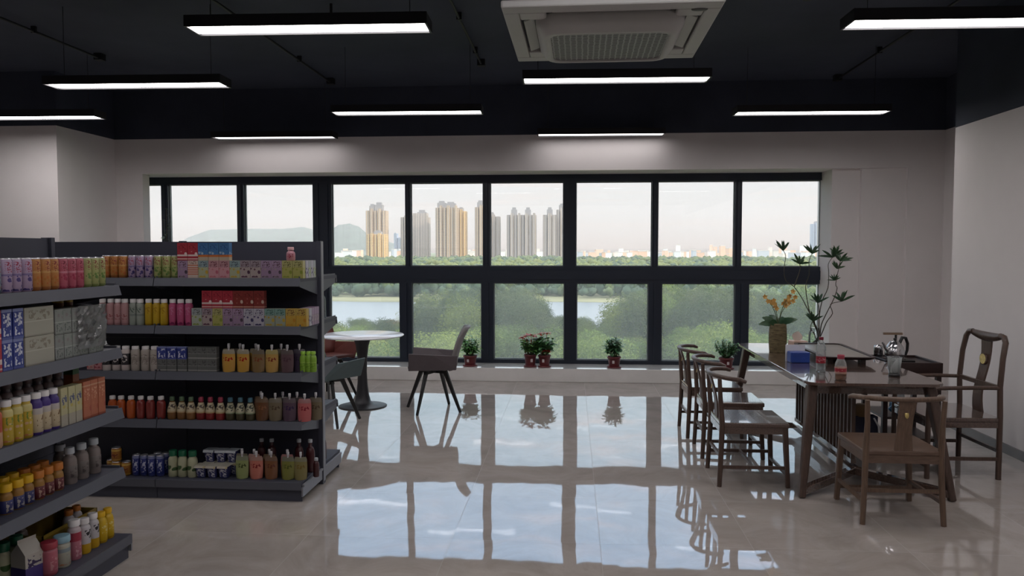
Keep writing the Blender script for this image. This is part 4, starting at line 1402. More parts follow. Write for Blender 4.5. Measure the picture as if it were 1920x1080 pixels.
# -- high armchair at the right
def armchair(label, loc, rz):
    t = thing('yoke_back_armchair', label, 'armchair', loc, rz)
    hx, hy = .245, .265
    MB().box(-hx - .01, hx + .01, -hy - .01, hy + .01, .405, .435).build('seat', M_WALNUT, t, bevel=.008)
    a = MB()
    for sy in (-1, 1):
        a.bar((-hx, sy * (hy - .004), .385), (hx, sy * (hy - .004), .385), .024, .04)
    for sx in (-1, 1):
        a.bar((sx * (hx - .004), -hy, .385), (sx * (hx - .004), hy, .385), .024, .04)
    a.build('apron', M_WALNUT, t)
    for sy in (-1, 1):
        MB().tube([(hx, sy * hy, 0), (hx, sy * hy, .43), (hx - .004, sy * hy, .55), (hx - .012, sy * hy, .635)], [.018, .018, .016, .015], 10).build('leg', M_WALNUTZ, t)
        MB().tube([(-hx, sy * hy, 0), (-hx, sy * hy, .45), (-hx + .006, sy * hy, .65), (-hx - .010, sy * (hy - .004), .85), (-hx - .030, sy * (hy - .012), .96), (-hx - .036, sy * (hy - .040), .995), (-hx - .037, sy * (hy - .09), 1.003)], [.019, .019, .019, .019, .020, .020, .018], 10).build('leg', M_WALNUTZ, t)
        MB().tube([(-hx + .004, sy * hy, .645), (-.05, sy * (hy + .012), .648), (hx - .03, sy * (hy + .012), .642), (hx + .03, sy * (hy + .004), .638)], [.016, .017, .016, .012], 10, flat=.85).build('armrest', M_WALNUTZ, t)
    cr = MB()
    vs, fs = [], []
    N_ = 12
    for i in range(N_ + 1):
        q = i / N_ * 2 - 1
        y = q * (hy - .07)
        dip = .05 * (1 - q * q)
        x = -hx - .037 - .012 * (1 - q * q)
        vs += [(x - .012, y, .985 - dip * .8), (x + .012, y, .985 - dip * .8), (x + .014, y, 1.016 - dip * .12), (x - .014, y, 1.016 - dip * .12)]
    for i in range(N_):
        for k_ in range(4):
            a_, b_ = i * 4 + k_, i * 4 + (k_ + 1) % 4
            fs.append((a_, b_, b_ + 4, a_ + 4))
    fs += [(3, 2, 1, 0), tuple(N_ * 4 + j for j in range(4))]
    cr.add(vs, fs, 0, True)
    cr.build('crest_rail', M_WALNUTZ, t)
    br = MB()
    br.bar((-hx + .004, -hy, .645), (-hx + .004, hy, .645), .024, .030)
    br.build('back_rail', M_WALNUTZ, t)
    sp = MB()
    vs, fs = [], []
    for i in range(N_ + 1):
        q = i / N_
        z = .43 + q * .52
        x = -hx + .006 + .012 * math.sin(q * PI * 2) - .050 * q ** 1.5
        wd = .062 - .012 * math.sin(PI * q)
        vs += [(x - .007, -wd, z), (x - .007, wd, z), (x + .007, wd, z), (x + .007, -wd, z)]
    for i in range(N_):
        for k_ in range(4):
            a_, b_ = i * 4 + k_, i * 4 + (k_ + 1) % 4
            fs.append((a_, b_, b_ + 4, a_ + 4))
    fs += [(3, 2, 1, 0), tuple(N_ * 4 + j for j in range(4))]
    sp.add(vs, fs, 0, False)
    so = sp.build('splat', M_WALNUTZ, t)
    md = MB()
    md.tube([(.0, .0, .0), (.012, 0, 0)], .042, 24)
    md.tube([(.012, .0, .0), (.0135, 0, 0)], .037, 24, mi=1)
    md.build('round_inlay', [M_WALNUT, pbr('pearl_inlay', (226, 208, 140), .25, spec=.8, var=.2, vscale=60)], so, loc=(-hx - .028, 0, .815))
    st = MB()
    for sy in (-1, 1):
        st.bar((-hx, sy * hy, .145), (hx, sy * hy, .145), .018, .024)
    st.bar((hx, -hy, .09), (hx, hy, .09), .018, .024)
    st.bar((-hx, -hy, .20), (-hx, hy, .20), .018, .024)
    st.build('stretcher', M_WALNUTZ, t)
    return t


armchair('tall dark armchair with round gold inlay by the right wall', (2.735, 5.835, 0), PI + .03)

# -- tea cart beside the table
M_CART = pbr('dark_cart_wood', (46, 30, 28), 0.35, spec=0.5, var=0.2, vscale=9, stretch=(10, 1, 10))
cart = thing('tea_cart', 'dark wooden tea cart with a sunken top between table and armchair', 'tea cart', (2.66, 6.43, 0))
cart.scale = (1, 1, .93)
c = MB()
cx, cy = .225, .235
c.box(-cx, cx, -cy, cy, .690, .700)
for a_, b_, d_, e_ in ((-cx, -cx + .02, -cy, cy), (cx - .02, cx, -cy, cy), (-cx + .02, cx - .02, -cy, -cy + .02), (-cx + .02, cx - .02, cy - .02, cy)):
    c.box(a_, b_, d_, e_, .690, .785)
c.box(-cx + .02, cx - .02, -cy + .02, cy - .02, .755, .765)
c.build('top_box', M_CART, cart, bevel=.004)
for sx in (-1, 1):
    for sy in (-1, 1):
        MB().bar((sx * (cx - .025), sy * (cy - .025), 0), (sx * (cx - .025), sy * (cy - .025), .69), .036, .036).build('leg', M_CART, cart)
MB().box(-cx + .02, cx - .02, -cy + .02, cy - .02, .30, .32).build('shelf', M_CART, cart)
MB().box(-cx + .02, cx - .02, -cy + .02, cy - .02, .12, .14).build('shelf', M_CART, cart)

M_STEEL = pbr('bright_steel', (196, 196, 198), 0.18, metal=1.0)
M_BLKP = pbr('black_plastic', (20, 19, 20), 0.35)
st_ = MB().box(-.115, .115, -.115, .115, 0, .022)
stove = thing('induction_plate', 'flat black heating plate on the tea cart under the kettle', 'heating plate', (2.60, 6.40, .7125))
st_.build('body', M_BLKP, stove, bevel=.004)
MB().cyl(0, 0, .022, .025, .085, 24).build('hot_ring', M_CART, stove)
ket = thing('kettle', 'shiny steel kettle with black handle on the tea cart', 'kettle', (2.60, 6.40, .738), R(200))
MB().lathe([(.055, 0), (.068, .006), (.074, .030), (.072, .060), (.062, .095), (.046, .120), (.038, .128)], 24).build('body', M_STEEL, ket)
ld = MB().lathe([(.040, .128), (.034, .136), (.012, .142), (.010, .142)], 20).build('lid', M_STEEL, ket)
MB().lathe([(.006, .142), (.012, .150), (.012, .160), (.004, .164)], 12).build('knob', M_BLKP, ld)
MB().tube([(.060, 0, .060), (.090, 0, .085), (.108, 0, .118), (.120, 0, .128)], [.016, .012, .009, .008], 10).build('spout', M_STEEL, ket)
MB().tube([(-.045, 0, .118), (-.070, 0, .165), (-.105, 0, .160), (-.125, 0, .115), (-.122, 0, .06), (-.105, 0, .015)], [.013, .014, .013, .012, .011, .010], 10).build('handle', M_BLKP, ket)
mug = thing('tea_caddy', 'small steel lidded canister on the tea cart left of the kettle', 'canister', (2.54, 6.57, .7125))
MB().lathe([(.034, 0), (.036, .004), (.036, .085)], 20).build('body', M_STEEL, mug)
MB().lathe([(.037, .085), (.037, .100), (.03, .108), (.006, .110), (.006, .118), (.0, .119)], 20).build('lid', M_STEEL, mug)
tap = thing('water_tap', 'upright water tap with tan arm behind the kettle on the cart', 'tap', (2.68, 6.58, .7125), R(180))
MB().lathe([(.02, 0), (.02, .01), (.009, .014), (.009, .20)], 12).build('post', M_BLKP, tap)
MB().bar((-.05, 0, .205), (.10, 0, .205), .022, .018).build('arm', pbr('tan_wood_arm', (136, 112, 92), .4), tap)

# -- things on the tea table (top at z = 0.75)
Zt = .75
M_VASE = pbr('woven_straw_vase', (112, 100, 72), 0.75, var=.5, vscale=22, stretch=(1, 1, 5), bump=.6, bscale=90)
M_LEAFD = pbr('deep_green_leaf', (52, 84, 54), .42, var=.25, vscale=20, rnd=.1)
M_ORCH = pbr('amber_orchid_petal', (204, 158, 84), .55, var=.2, vscale=60)
M_STEM = pbr('thin_green_stem', (70, 84, 50), .6)
vo = thing('orchid_vase', 'woven straw vase with amber orchids at the far end of the table', 'potted orchid', (1.735, 6.62, Zt))
prof = []
for i in range(25):
    z = i / 24 * .232
    prof.append((.066 + .006 * math.sin(PI * z / .232) + .0022 * math.sin(i * PI), z))
    prof.append((.069 + .006 * math.sin(PI * z / .232), z + .004))
prof += [(.058, .240), (.054, .244), (.05, .23), (0, .228)]
MB().lathe(prof, 26).build('vase', M_VASE, vo)
rl = random.Random(11)
for i in range(9):
    a = 2 * PI * i / 9 + rl.uniform(-.3, .3)
    MB().leaf((.02 * math.cos(a), .02 * math.sin(a), .23), (math.cos(a), math.sin(a) * .7, rl.uniform(.4, 1.1)), rl.uniform(.13, .18), .060, up=(rl.uniform(-.4, .4), -1, .5), droop=.35, nseg=5).build('leaf', M_LEAFD, vo)
for (dx, dy, h, n_) in ((-.06, .0, .22, 4), (-.02, .01, .19, 4), (.05, -.01, .24, 5), (.08, .02, .22, 4)):
    st = MB()
    pts = [(0, 0, .22), (dx * .4, dy, .22 + h * .5), (dx, dy * 1.5, .22 + h * .85), (dx * 1.5, dy * 2, .22 + h)]
    st.tube(pts, .0028, 6)
    so = st.build('flower_stem', M_STEM, vo)
    fl = MB()
    for j in range(n_):
        c_ = Vector((dx * (.8 + .35 * j), dy + rl.uniform(-.02, .02), .22 + h * (.80 + .09 * j) + rl.uniform(-.01, .015)))
        for q in range(5):
            a = 2 * PI * q / 5 + j
            fl.leaf(c_, (math.cos(a), rl.uniform(-.3, .3) - .3, math.sin(a)), .024, .018, up=(0, -1, .2), nseg=3)
    fl.build('blossom', M_ORCH, so)

gp_ = thing('branch_vase', 'tall slender branches with leaf tufts in a glass jar at the table end', 'vase of branches', (2.20, 7.16, Zt))
M_GJAR = clear_mat('thin_glass', (0.93, 0.96, 0.97, 1), 1.2, film=.06)
MB().lathe([(.046, 0), (.050, .006), (.050, .105), (.036, .135), (.034, .150), (.039, .156)], 22).build('glass_jar', M_GJAR, gp_)
M_TWIG = pbr('brown_green_twig', (70, 64, 52), .65)
STEMS = [[(2.235, .827), (2.2, .956), (2.131, 1.091), (2.09, 1.172), (2.016, 1.28), (1.949, 1.328), (1.93, 1.429), (1.943, 1.558), (1.922, 1.605)],
         [(2.016, 1.28), (2.047, 1.375), (2.066, 1.443), (2.059, 1.483)],
         [(2.235, .827), (2.179, .983), (2.145, 1.091), (2.117, 1.281), (2.146, 1.389), (2.144, 1.511), (2.169, 1.578)],
         [(2.242, .827), (2.239, .983), (2.262, 1.146), (2.312, 1.268), (2.316, 1.403), (2.311, 1.484), (2.346, 1.544)],
         [(2.248, .827), (2.259, .929), (2.303, 1.038), (2.366, 1.174), (2.391, 1.268), (2.377, 1.309), (2.412, 1.511)],
         [(2.255, .827), (2.305, .957), (2.356, 1.038), (2.335, 1.119), (2.432, 1.147)],
         [(2.239, .848), (2.237, 1.065), (2.223, 1.132)],
         [(2.202, .847), (2.161, .901), (2.173, .969)]]
for si, s in enumerate(STEMS):
    yo = rl.uniform(-.05, .05)
    pts = []
    if s[0][1] < .86:
        pts.append((0.0 + (si - 3) * .008, 0.004 * si, .01))
    m_ = len(s)
    pts += [(x - 2.20, yo * (i / m_), z - Zt) for i, (x, z) in enumerate(s)]
    # smooth the stem
    sm = [pts[0]]
    for i in range(len(pts) - 1):
        p0, p1, p2, p3 = pts[max(i - 1, 0)], pts[i], pts[i + 1], pts[min(i + 2, len(pts) - 1)]
        for q in (.33, .66, 1.0):
            sm.append(tuple(.5 * (2 * b1 + (c1 - a1) * q + (2 * a1 - 5 * b1 + 4 * c1 - d1) * q * q + (3 * b1 - a1 - 3 * c1 + d1) * q ** 3) for a1, b1, c1, d1 in zip(p0, p1, p2, p3)))
    so = MB().tube(sm, [.0055 - .003 * i / len(sm) for i in range(len(sm))], 7).build('branch', M_TWIG, gp_)
    tip = Vector(sm[-1])
    tips = [(tip, 1.0)]
    if si in (3, 4):
        tips.append((tip + Vector((.03 if si == 3 else -.02, .02, -.07 if si == 4 else .03)), .8))
    if si == 4:
        tips.append((Vector((2.368 - 2.20, 0, 1.335 - Zt)), .6))
    for c_, k_ in tips:
        lf = MB()
        for q in range(9):
            a = 2 * PI * q / 9 + rl.uniform(-.3, .3)
            el = rl.uniform(.2, 2.2)
            lf.leaf(c_, (math.cos(a), math.sin(a), el), rl.uniform(.09, .14) * k_, .022 * k_, up=(rl.uniform(-.6, .6), -1, rl.uniform(-.2, .8)), droop=.15, nseg=4)
        lf.build('leaf_tuft', M_LEAFD, so)

M_BLUEB = pbr('blue_tissue_wrap', (36, 68, 150), .4, var=.2, vscale=12)
tb = thing('tissue_pack', 'blue tissue pack with white paper on the left edge of the table', 'tissue pack', (1.735, 6.02, Zt), R(4))
MB().prism(rrect(-.073, .073, -.05, .05, .012, 3), 0, .082).build('pack', M_BLUEB, tb, bevel=.008)
MB().box(-.080, .070, .056, .060, 0, .128).build('paper', pbr('white_paper', (222, 222, 224), .7), tb)
pb = thing('tissue_box', 'pale pink tissue box with a raised paper on the table behind the bottles', 'tissue box', (1.99, 6.93, Zt), R(8))
MB().prism(rrect(-.07, .07, -.055, .055, .012, 3), 0, .065).build('box', pbr('pale_pink_card', (206, 176, 160), .5), pb, bevel=.006)
MB().leaf((-.02, 0, .062), (.25, 0, 1), .085, .10, up=(0, -1, 0), nseg=5, cup=.25).build('tissue', pbr('cream_tissue', (226, 214, 204), .8), pb)

M_PET = clear_mat('clear_bottle_plastic', (0.92, 0.93, 0.92, 1), 1.3, film=.26)
M_REDCAP = pbr('dark_red_cap', (120, 24, 46), .4)
M_REDLAB = pack('print_red_water_label', '#a8283c', [(.42, .58, '#c86070')], (.2, .8, '#dba8ac', 70))
M_LAB2 = pack('print_red_logo_label', '#c8a090', [(.3, .8, '#b02c3e')], (.3, .8, '#d88c8c', 60))
wb_ = thing('water_bottle', 'tall clear water bottle with dark red cap and red label on the table', 'bottle', (1.757, 5.56, Zt))
MB().lathe([(.020, .004), (.030, 0), (.033, .008), (.030, .02), (.033, .03), (.031, .045), (.033, .055), (.033, .14), (.030, .145), (.033, .15), (.032, .175), (.022, .205), (.014, .218), (.0135, .235)], 20).build('body', M_PET, wb_)
MB().lathe([(.0335, .062), (.0337, .063), (.0337, .108), (.0335, .109)], 20).build('label_band', M_REDLAB, wb_)
MB().lathe([(.0150, .225), (.0155, .226), (.0155, .243), (.0145, .245), (0, .245)], 16).build('cap', M_REDCAP, wb_)
sb_ = thing('juice_bottle', 'small squat clear bottle with pink cap at the near edge of the table', 'bottle', (1.775, 5.21, Zt))
sb_.scale = (1.18, 1.18, 1.22)
MB().lathe([(.026, 0), (.031, .006), (.031, .075), (.029, .092), (.020, .110), (.017, .115), (.017, .125)], 20).build('body', M_PET, sb_)
MB().lathe([(.0285, .003), (.0285, .03), (0, .0305)], 18).build('drink', pbr('peach_drink', (226, 172, 146), .2, spec=.6), sb_)
MB().lathe([(.0315, .035), (.0318, .036), (.0318, .072), (.0315, .073)], 20).build('label_band', M_LAB2, sb_)
MB().lathe([(.0190, .115), (.0195, .116), (.0195, .134), (.018, .137), (0, .137)], 16).build('cap', pbr('rose_red_bottle_cap', (160, 56, 76), .4), sb_)
cu = thing('plastic_cup', 'clear plastic cup with a dark base on the near right of the table', 'cup', (2.195, 5.40, Zt))
cu.scale = (1.3, 1.3, 1.22)
MB().lathe([(.026, .014), (.036, .102), (.0385, .106), (.037, .107), (.034, .103), (.0255, .018)], 22).build('cup_wall', M_PET, cu)
MB().lathe([(.0275, 0), (.029, .003), (.028, .014), (0, .014)], 20).build('base_ring', M_BLKP, cu)
nk_ = MB().leaf((0.004, 0, .018), (.12, .05, 1), .075, .045, up=(0, -1, 0), nseg=5, cup=.3)
nk_.build('tea_bag', pbr('white_paper', (222, 222, 224), .7), cu)

M_STONE = pbr('grey_stone_tray', (140, 134, 126), .28, spec=.6, var=.12, vscale=6)
tray = thing('tea_tray', 'wide grey stone tea tray with dark rim standing on short feet', 'tea tray', (2.10, 6.37, Zt), R(-2))
tp_ = MB()
o_ = rrect(-.20, .20, -.46, .46, .06, 5)
i_ = rrect(-.175, .175, -.43, .43, .05, 5)
n = len(o_)
vs = [(x * .88, y * .93, .032) for x, y in o_] + [(x, y, .050) for x, y in o_] + [(x, y, .056) for x, y in o_] + [(x, y, .056) for x, y in i_] + [(x, y, .048) for x, y in i_]
fs = [tuple(range(n))[::-1]]
mi = []
for L in range(4):
    fs += [(L * n + i, L * n + (i + 1) % n, (L + 1) * n + (i + 1) % n, (L + 1) * n + i) for i in range(n)]
tp_.add(vs, fs, 1)
tp_.add(vs[4 * n:], [tuple(range(n))], 0)
tp_.build('tray_top', [M_STONE, M_CART], tray)
for sx in (-1, 1):
    for sy in (-1, 1):
        MB().box(sx * .12 - .02, sx * .12 + .02, sy * .34 - .03, sy * .34 + .03, 0, .034).build('foot', M_CART, tray)

# -- under the table
bag = thing('carrier_bag', 'navy carrier bag with white cord handle on the floor under the table', 'bag', (2.30, 6.25, 0))
bag.scale = (1, 1, .88)
M_NAVY = pbr('navy_bag_paper', (22, 26, 52), .55)
bm = MB()
bm.add([(-.10, -.06, 0), (.10, -.06, 0), (.10, .06, 0), (-.10, .06, 0), (-.105, -.05, .34), (.105, -.05, .34), (.105, .05, .34), (-.105, .05, .34), (0, -.02, .345), (0, .02, .345)],
       [(3, 2, 1, 0), (0, 1, 5, 8, 4), (2, 3, 7, 9, 6), (1, 2, 6, 5), (3, 0, 4, 7)])
bm.build('bag_body', M_NAVY, bag)
MB().tube([(.07, -.058, .33), (.10, -.075, .26), (.105, -.085, .16), (.085, -.09, .06), (.05, -.085, .02)], .007, 7).build('cord_handle', pbr('white_cord', (210, 210, 214), .7), bag)
MB().lathe([(.05, .335), (.06, .345), (.06, .43), (.05, .44), (0, .44)], 16).build('rolled_paper', pbr('tan_paper', (128, 102, 70), .7), bag)
pl = thing('plastic_bag', 'blue and white crumpled plastic bag on the cart shelf', 'plastic bag', (2.60, 6.33, .299))
rb = random.Random(9)
bm = bmesh.new()
bmesh.ops.create_icosphere(bm, subdivisions=3, radius=.06)
for v in bm.verts:
    v.co *= 1 + rb.uniform(-.18, .14)
    v.co.z = max(-.058, v.co.z) + .058
me = bpy.data.meshes.new('crumpled_bag')
bm.to_mesh(me)
bm.free()
me.materials.append(pbr('blue_plastic', (70, 132, 176), .35, spec=.6, var=.3, vscale=20))
attach('bag_body', me, pl)
MB().leaf((0, 0, .10), (-.4, -.2, 1), .10, .08, up=(0, -1, 0), nseg=4, cup=.4).leaf((0, 0, .10), (.5, .1, .8), .09, .07, up=(0, -1, 0), nseg=4, cup=.4).build('tied_ends', pbr('milky_plastic', (200, 206, 210), .4), pl)

# ------------------------------------------------------------------ round table and shell chairs
M_WHITET = pbr('white_table_laminate', (236, 238, 244), .30, spec=1.0, coat=.4)
M_DARKM = pbr('dark_grey_metal', (42, 42, 46), .4, spec=.5)
rt = thing('round_table', 'round white table on a dark trumpet pedestal near the window', 'table', (-2.15, 7.75, 0))
MB().lathe([(.36, .722), (.42, .728), (.428, .735), (.424, .742), (.0, .742)], 56).build('tabletop', M_WHITET, rt)
MB().lathe([(.245, 0), (.248, .006), (.22, .014), (.12, .022), (.085, .05), (.065, .12), (.052, .24), (.046, .36), (.050, .50), (.066, .63), (.095, .722)], 40).build('pedestal', M_DARKM, rt)


def shell_chair(label, loc, rz, mat, matin, back=.36, tilt=.16):
    """swivel shell chair; sitter looks along +x"""
    t = thing('shell_chair', label, 'chair', loc, rz, 'shell chairs at the round table')
    # folded shell: seat pan, two raised side wings, tall reclined back
    th = .018
    s = MB()
    q = [(.24, -.20, .475), (.24, .20, .475), (-.20, .19, .455), (-.20, -.19, .455)]
    s.add(q + [(x, y, z - .03) for x, y, z in q], [(0, 1, 2, 3), (7, 6, 5, 4), (0, 4, 5, 1), (1, 5, 6, 2), (2, 6, 7, 3), (3, 7, 4, 0)])
    s.build('seat_pan', mat, t, bevel=.01)
    for sy in (-1, 1):
        wv = MB()
        a = [(.235, sy * .205, .425), (-.235, sy * .195, .43), (-.25, sy * .225, .575), (-.02, sy * .265, .590), (.225, sy * .275, .605)]
        if sy > 0:
            a = a[::-1]
        inn = [(x, y - sy * .02, z) for x, y, z in a]
        m_ = len(a)
        wv.add(a + inn, [tuple(range(m_)), tuple(range(2 * m_ - 1, m_ - 1, -1))] + [(i, m_ + i, m_ + (i + 1) % m_, (i + 1) % m_) for i in range(m_)])
        wv.build('side_wing', mat, t, bevel=.008)
    bk = MB()
    rows_ = [(.42, -.205, .19), (.52, -.225, .215), (.62, -.25, .225), (.72, -.285, .215), (.80, -.325, .195), (.845, -.355, .165)]
    vs, fs = [], []
    for z, x, hw_ in rows_:
        for j in range(7):
            u = j / 6 * 2 - 1
            cx_ = x + .045 * (u * u)
            vs.append((cx_, u * hw_, z))
    nb = len(vs)
    vs += [(x - th * 1.3, y, z + .003) for x, y, z in vs]
    for i in range(len(rows_) - 1):
        for j in range(6):
            a = i * 7 + j
            fs.append((a, a + 1, a + 8, a + 7))
            fs.append((nb + a + 7, nb + a + 8, nb + a + 1, nb + a))
    edge = [j for j in range(7)] + [i * 7 + 6 for i in range(1, len(rows_))] + [(len(rows_) - 1) * 7 + j for j in range(5, -1, -1)] + [i * 7 for i in range(len(rows_) - 2, 0, -1)]
    for i in range(len(edge)):
        a, b_ = edge[i], edge[(i + 1) % len(edge)]
        fs.append((b_, a, nb + a, nb + b_))
    bk.add(vs, fs, 0, True)
    bk.build('backrest', matin, t)
    h = MB()
    h.cyl(0, 0, .385, .45, .05, 16)
    for k_ in range(4):
        a = R(62 + 90 * k_)
        h.bar((0, 0, .395), (math.cos(a) * .15, math.sin(a) * .15, .395), .045, .03)
    h.build('swivel_hub', M_BLKP, t)
    for k_ in range(4):
        a = R(62 + 90 * k_)
        c_, s_ = math.cos(a), math.sin(a)
        MB().bar((c_ * .135, s_ * .135, .405), (c_ * .31, s_ * .31, 0.0), .045, .030, .026, .020, up=(-s_, c_, 0)).build('leg', M_BLKP, t, bevel=.005)
    return t


M_GREYF = pbr('taupe_grey_leather', (88, 80, 84), .5, var=.06, vscale=20)
M_GREYB = pbr('grey_shell_back', (120, 116, 116), .5, var=.06, vscale=20)
M_REDF = pbr('brick_red_leather', (108, 58, 52), .5, var=.06, vscale=20)
M_TEALF = pbr('teal_grey_leather', (82, 98, 100), .5, var=.06, vscale=20)
shell_chair('taupe grey shell chair turned to the table, on its window side right', (-1.385, 7.62, 0), PI + .12, M_GREYF, M_GREYB)
shell_chair('brick red shell chair behind the round table, half hidden by the shelf rack', (-2.68, 8.25, 0), R(-42), M_REDF, M_REDF)
shell_chair('teal grey shell chair in front of the round table beside the rack end', (-2.27, 6.98, 0), R(62), M_TEALF, M_TEALF)

# ------------------------------------------------------------------ flower pots on the sill
M_POT = pbr('maroon_plastic_pot', (104, 40, 44), .45, var=.06)
M_TAG = pbr('pale_pot_sticker', (200, 190, 190), .5)
M_SOIL = pbr('dark_soil', (46, 36, 30), .9, var=.3, vscale=60)
M_LEAF1 = pbr('glossy_mid_green_leaf', (108, 158, 84), .4, var=.3, vscale=30, rnd=.1, spec=.5)
M_LEAF2 = pbr('blue_green_leaf', (100, 150, 98), .45, var=.3, vscale=30, rnd=.1)
M_REDFL = pbr('scarlet_bract', (196, 44, 40), .45, var=.15, vscale=40)
M_PINKFL = pbr('salmon_bract', (206, 96, 80), .45, var=.15, vscale=40)


def pot_plant(name, label, cat, x, y, r, h, seed, leafm, n_leaf, spread, top, llen, lwid, flowers=(), zb_=.165, fine=False, group='potted plants on the window sill'):
    q = random.Random(seed)
    t = thing(name, label, cat, (x, y, zb_), q.uniform(-.3, .3), group)
    MB().lathe([(r * .98, 0), (r * 1.08, .004), (r * 1.10, .018), (r * 1.04, .018), (r * .98, .008), (0, .008)], 24).build('saucer', M_POT, t)
    p = MB().lathe([(r * .78, .009), (r * .98, h - .022), (r * .99, h - .022), (r * 1.06, h - .020), (r * 1.07, h), (r * 1.0, h), (r * .97, h - .012), (0, h - .012)], 24, mi=0)
    po = p.build('pot', M_POT, t)
    MB().add([(-.014, -r * .93, h * .42), (.014, -r * .93, h * .42), (.014, -r * .98, h * .68), (-.014, -r * .98, h * .68)], [(0, 1, 2, 3)]).build('sticker', M_TAG, po, loc=(0, -.003, 0)) if fine is False else None
    MB().cyl(0, 0, h - .014, h - .008, r * .95, 20).build('soil', M_SOIL, po)
    stm = MB()
    fol = MB()
    for i in range(n_leaf // 9):
        a = q.uniform(0, 2 * PI)
        rad = spread * math.sqrt(q.random()) * .8
        ht = h + (top - h) * q.uniform(.45, .95) * (1 - .35 * (rad / spread) ** 2)
        tip = Vector((math.cos(a) * rad, math.sin(a) * rad, ht))
        base = Vector((math.cos(a) * r * .3, math.sin(a) * r * .3, h - .01))
        mid = (tip + base) / 2 + Vector((math.cos(a), math.sin(a), 0)) * .01
        stm.tube([base, mid, tip], .0025, 5)
        for j in range(9):
            u = .35 + .65 * j / 8
            c_ = base.lerp(mid, u * 2) if u < .5 else mid.lerp(tip, u * 2 - 1)
            b_ = q.uniform(0, 2 * PI)
            fol.leaf(c_, (math.cos(b_), math.sin(b_), q.uniform(-.25, .75)), llen * q.uniform(.7, 1.2), lwid * q.uniform(.8, 1.2), droop=.25, nseg=3)
    stm.build('stems', M_STEM, t)
    fol.build('foliage', leafm, t)
    for (fx, fy, fz, m_) in flowers:
        f = MB()
        for k_ in range(11):
            b_ = 2 * PI * k_ / 11 + q.uniform(-.2, .2)
            f.leaf((fx, fy, fz), (math.cos(b_), math.sin(b_), q.uniform(-.1, .55)), q.uniform(.05, .075), .032, droop=.2, nseg=3)
        f.tube([(fx * .5, fy * .5, h), (fx, fy, fz)], .0025, 5)
        f.build('flower', m_, t)
    return t


YP = 9.52
pot_plant('potted_shrub', 'small leafy shrub in a maroon pot on the sill behind the grey chair', 'potted plant', -1.265, YP, .082, .135, 1, M_LEAF1, 330, .15, .40, .070, .036)
pot_plant('potted_poinsettia', 'pot plant with scarlet flowers on the sill, left of the touching pair', 'potted plant', -.510, YP, .075, .155, 2, M_LEAF1, 300, .15, .40, .095, .046,
          [(-.06, -.03, .385, M_REDFL), (.0, -.05, .395, M_REDFL), (.05, .02, .375, M_REDFL), (-.10, .02, .36, M_REDFL), (-.02, .06, .385, M_REDFL)])
pot_plant('potted_poinsettia', 'pot plant with salmon flowers on the sill, right of the touching pair', 'potted plant', -.335, YP, .075, .150, 3, M_LEAF2, 330, .17, .42, .095, .044,
          [(-.05, -.03, .41, M_PINKFL), (.03, -.02, .42, M_PINKFL), (.05, -.12, .21, M_REDFL)])
pot_plant('potted_shrub', 'small leafy shrub in a maroon pot alone under the middle of the window', 'potted plant', .525, YP, .080, .140, 4, M_LEAF2, 340, .14, .41, .070, .036)
pot_plant('potted_fern', 'fine leaved plant in a maroon pot on the sill behind the table chairs', 'potted plant', 1.885, YP, .085, .140, 5, M_LEAF2, 620, .19, .40, .055, .020)
# tall plant in the left corner behind the far rack
tc_ = thing('corner_plant', 'tall leafy plant in the left window corner behind the shelf rack', 'potted plant', (-5.20, 9.58, .165))
MB().lathe([(.10, 0), (.14, .24), (.15, .26), (.13, .26), (.12, .22), (0, .22)], 20).build('pot', M_POT, tc_)
q = random.Random(21)
stm, fol = MB(), MB()
for i in range(5):
    a = 2 * PI * i / 5
    tip = Vector((.04 * math.cos(a), .05 * math.sin(a), 1.35 + .16 * i))
    stm.tube([(0, 0, .2), (tip.x * .6, tip.y * .6, .8), tip], [.008, .006, .003], 6)
    for j in range(12):
        b_ = q.uniform(0, 2 * PI)
        c_ = Vector((tip.x * .8, tip.y * .8, q.uniform(.8, tip.z)))
        fol.leaf(c_, (math.cos(b_), math.sin(b_), q.uniform(-.1, .8)), q.uniform(.06, .12), .035, droop=.3, nseg=3)
stm.build('stems', M_TWIG, tc_)
fol.build('foliage', M_LEAFD, tc_)

# ------------------------------------------------------------------ outdoors: ground 20 m below the floor
GZ = -20.0
nr = np.random.default_rng(4)


def XP(mark, Y):
    """bearing marks along the window (1072 = straight ahead) to metres at distance Y"""
    return (mark - 1072) / 1443.0 * Y


M_GROUND = pbr('meadow_ground', (86, 100, 58), 0.9, var=.35, vscale=.03)
M_WATER = pbr('lake_water', (120, 122, 126), 0.3, spec=1.0)
M_BANK = pbr('dry_reed_bank', (126, 124, 92), 0.9, var=.25, vscale=.08, stretch=(.2, 1, 1))
struct(MB().add([(-7000, 11, GZ), (7000, 11, GZ), (7000, 9500, GZ), (-7000, 9500, GZ)], [(0, 1, 2, 3)]).build('ground', M_GROUND))


def shore(y, amp, ph):
    return [(x, y + amp * math.sin(x * .045 + ph) + amp * .5 * math.sin(x * .11 + 2 * ph), GZ) for x in np.linspace(-260, 75, 40)]


near, far_, bk = shore(212, 4, 0.3), shore(326, 3, 1.1), shore(385, 8, 2.0)
v1 = [(x, y, GZ + .05) for x, y, z in near] + [(x, y, GZ + .05) for x, y, z in far_[::-1]]
struct(MB().add(v1, [tuple(range(len(v1)))]).build('lake', M_WATER))
v2 = [(x, y - 3, GZ + .10) for x, y, z in far_] + [(x, y, GZ + .5) for x, y, z in bk]
n = len(far_)
struct(MB().add(v2, [(i, i + 1, n + i + 1, n + i) for i in range(n - 1)]).build('ground_bank', M_BANK))


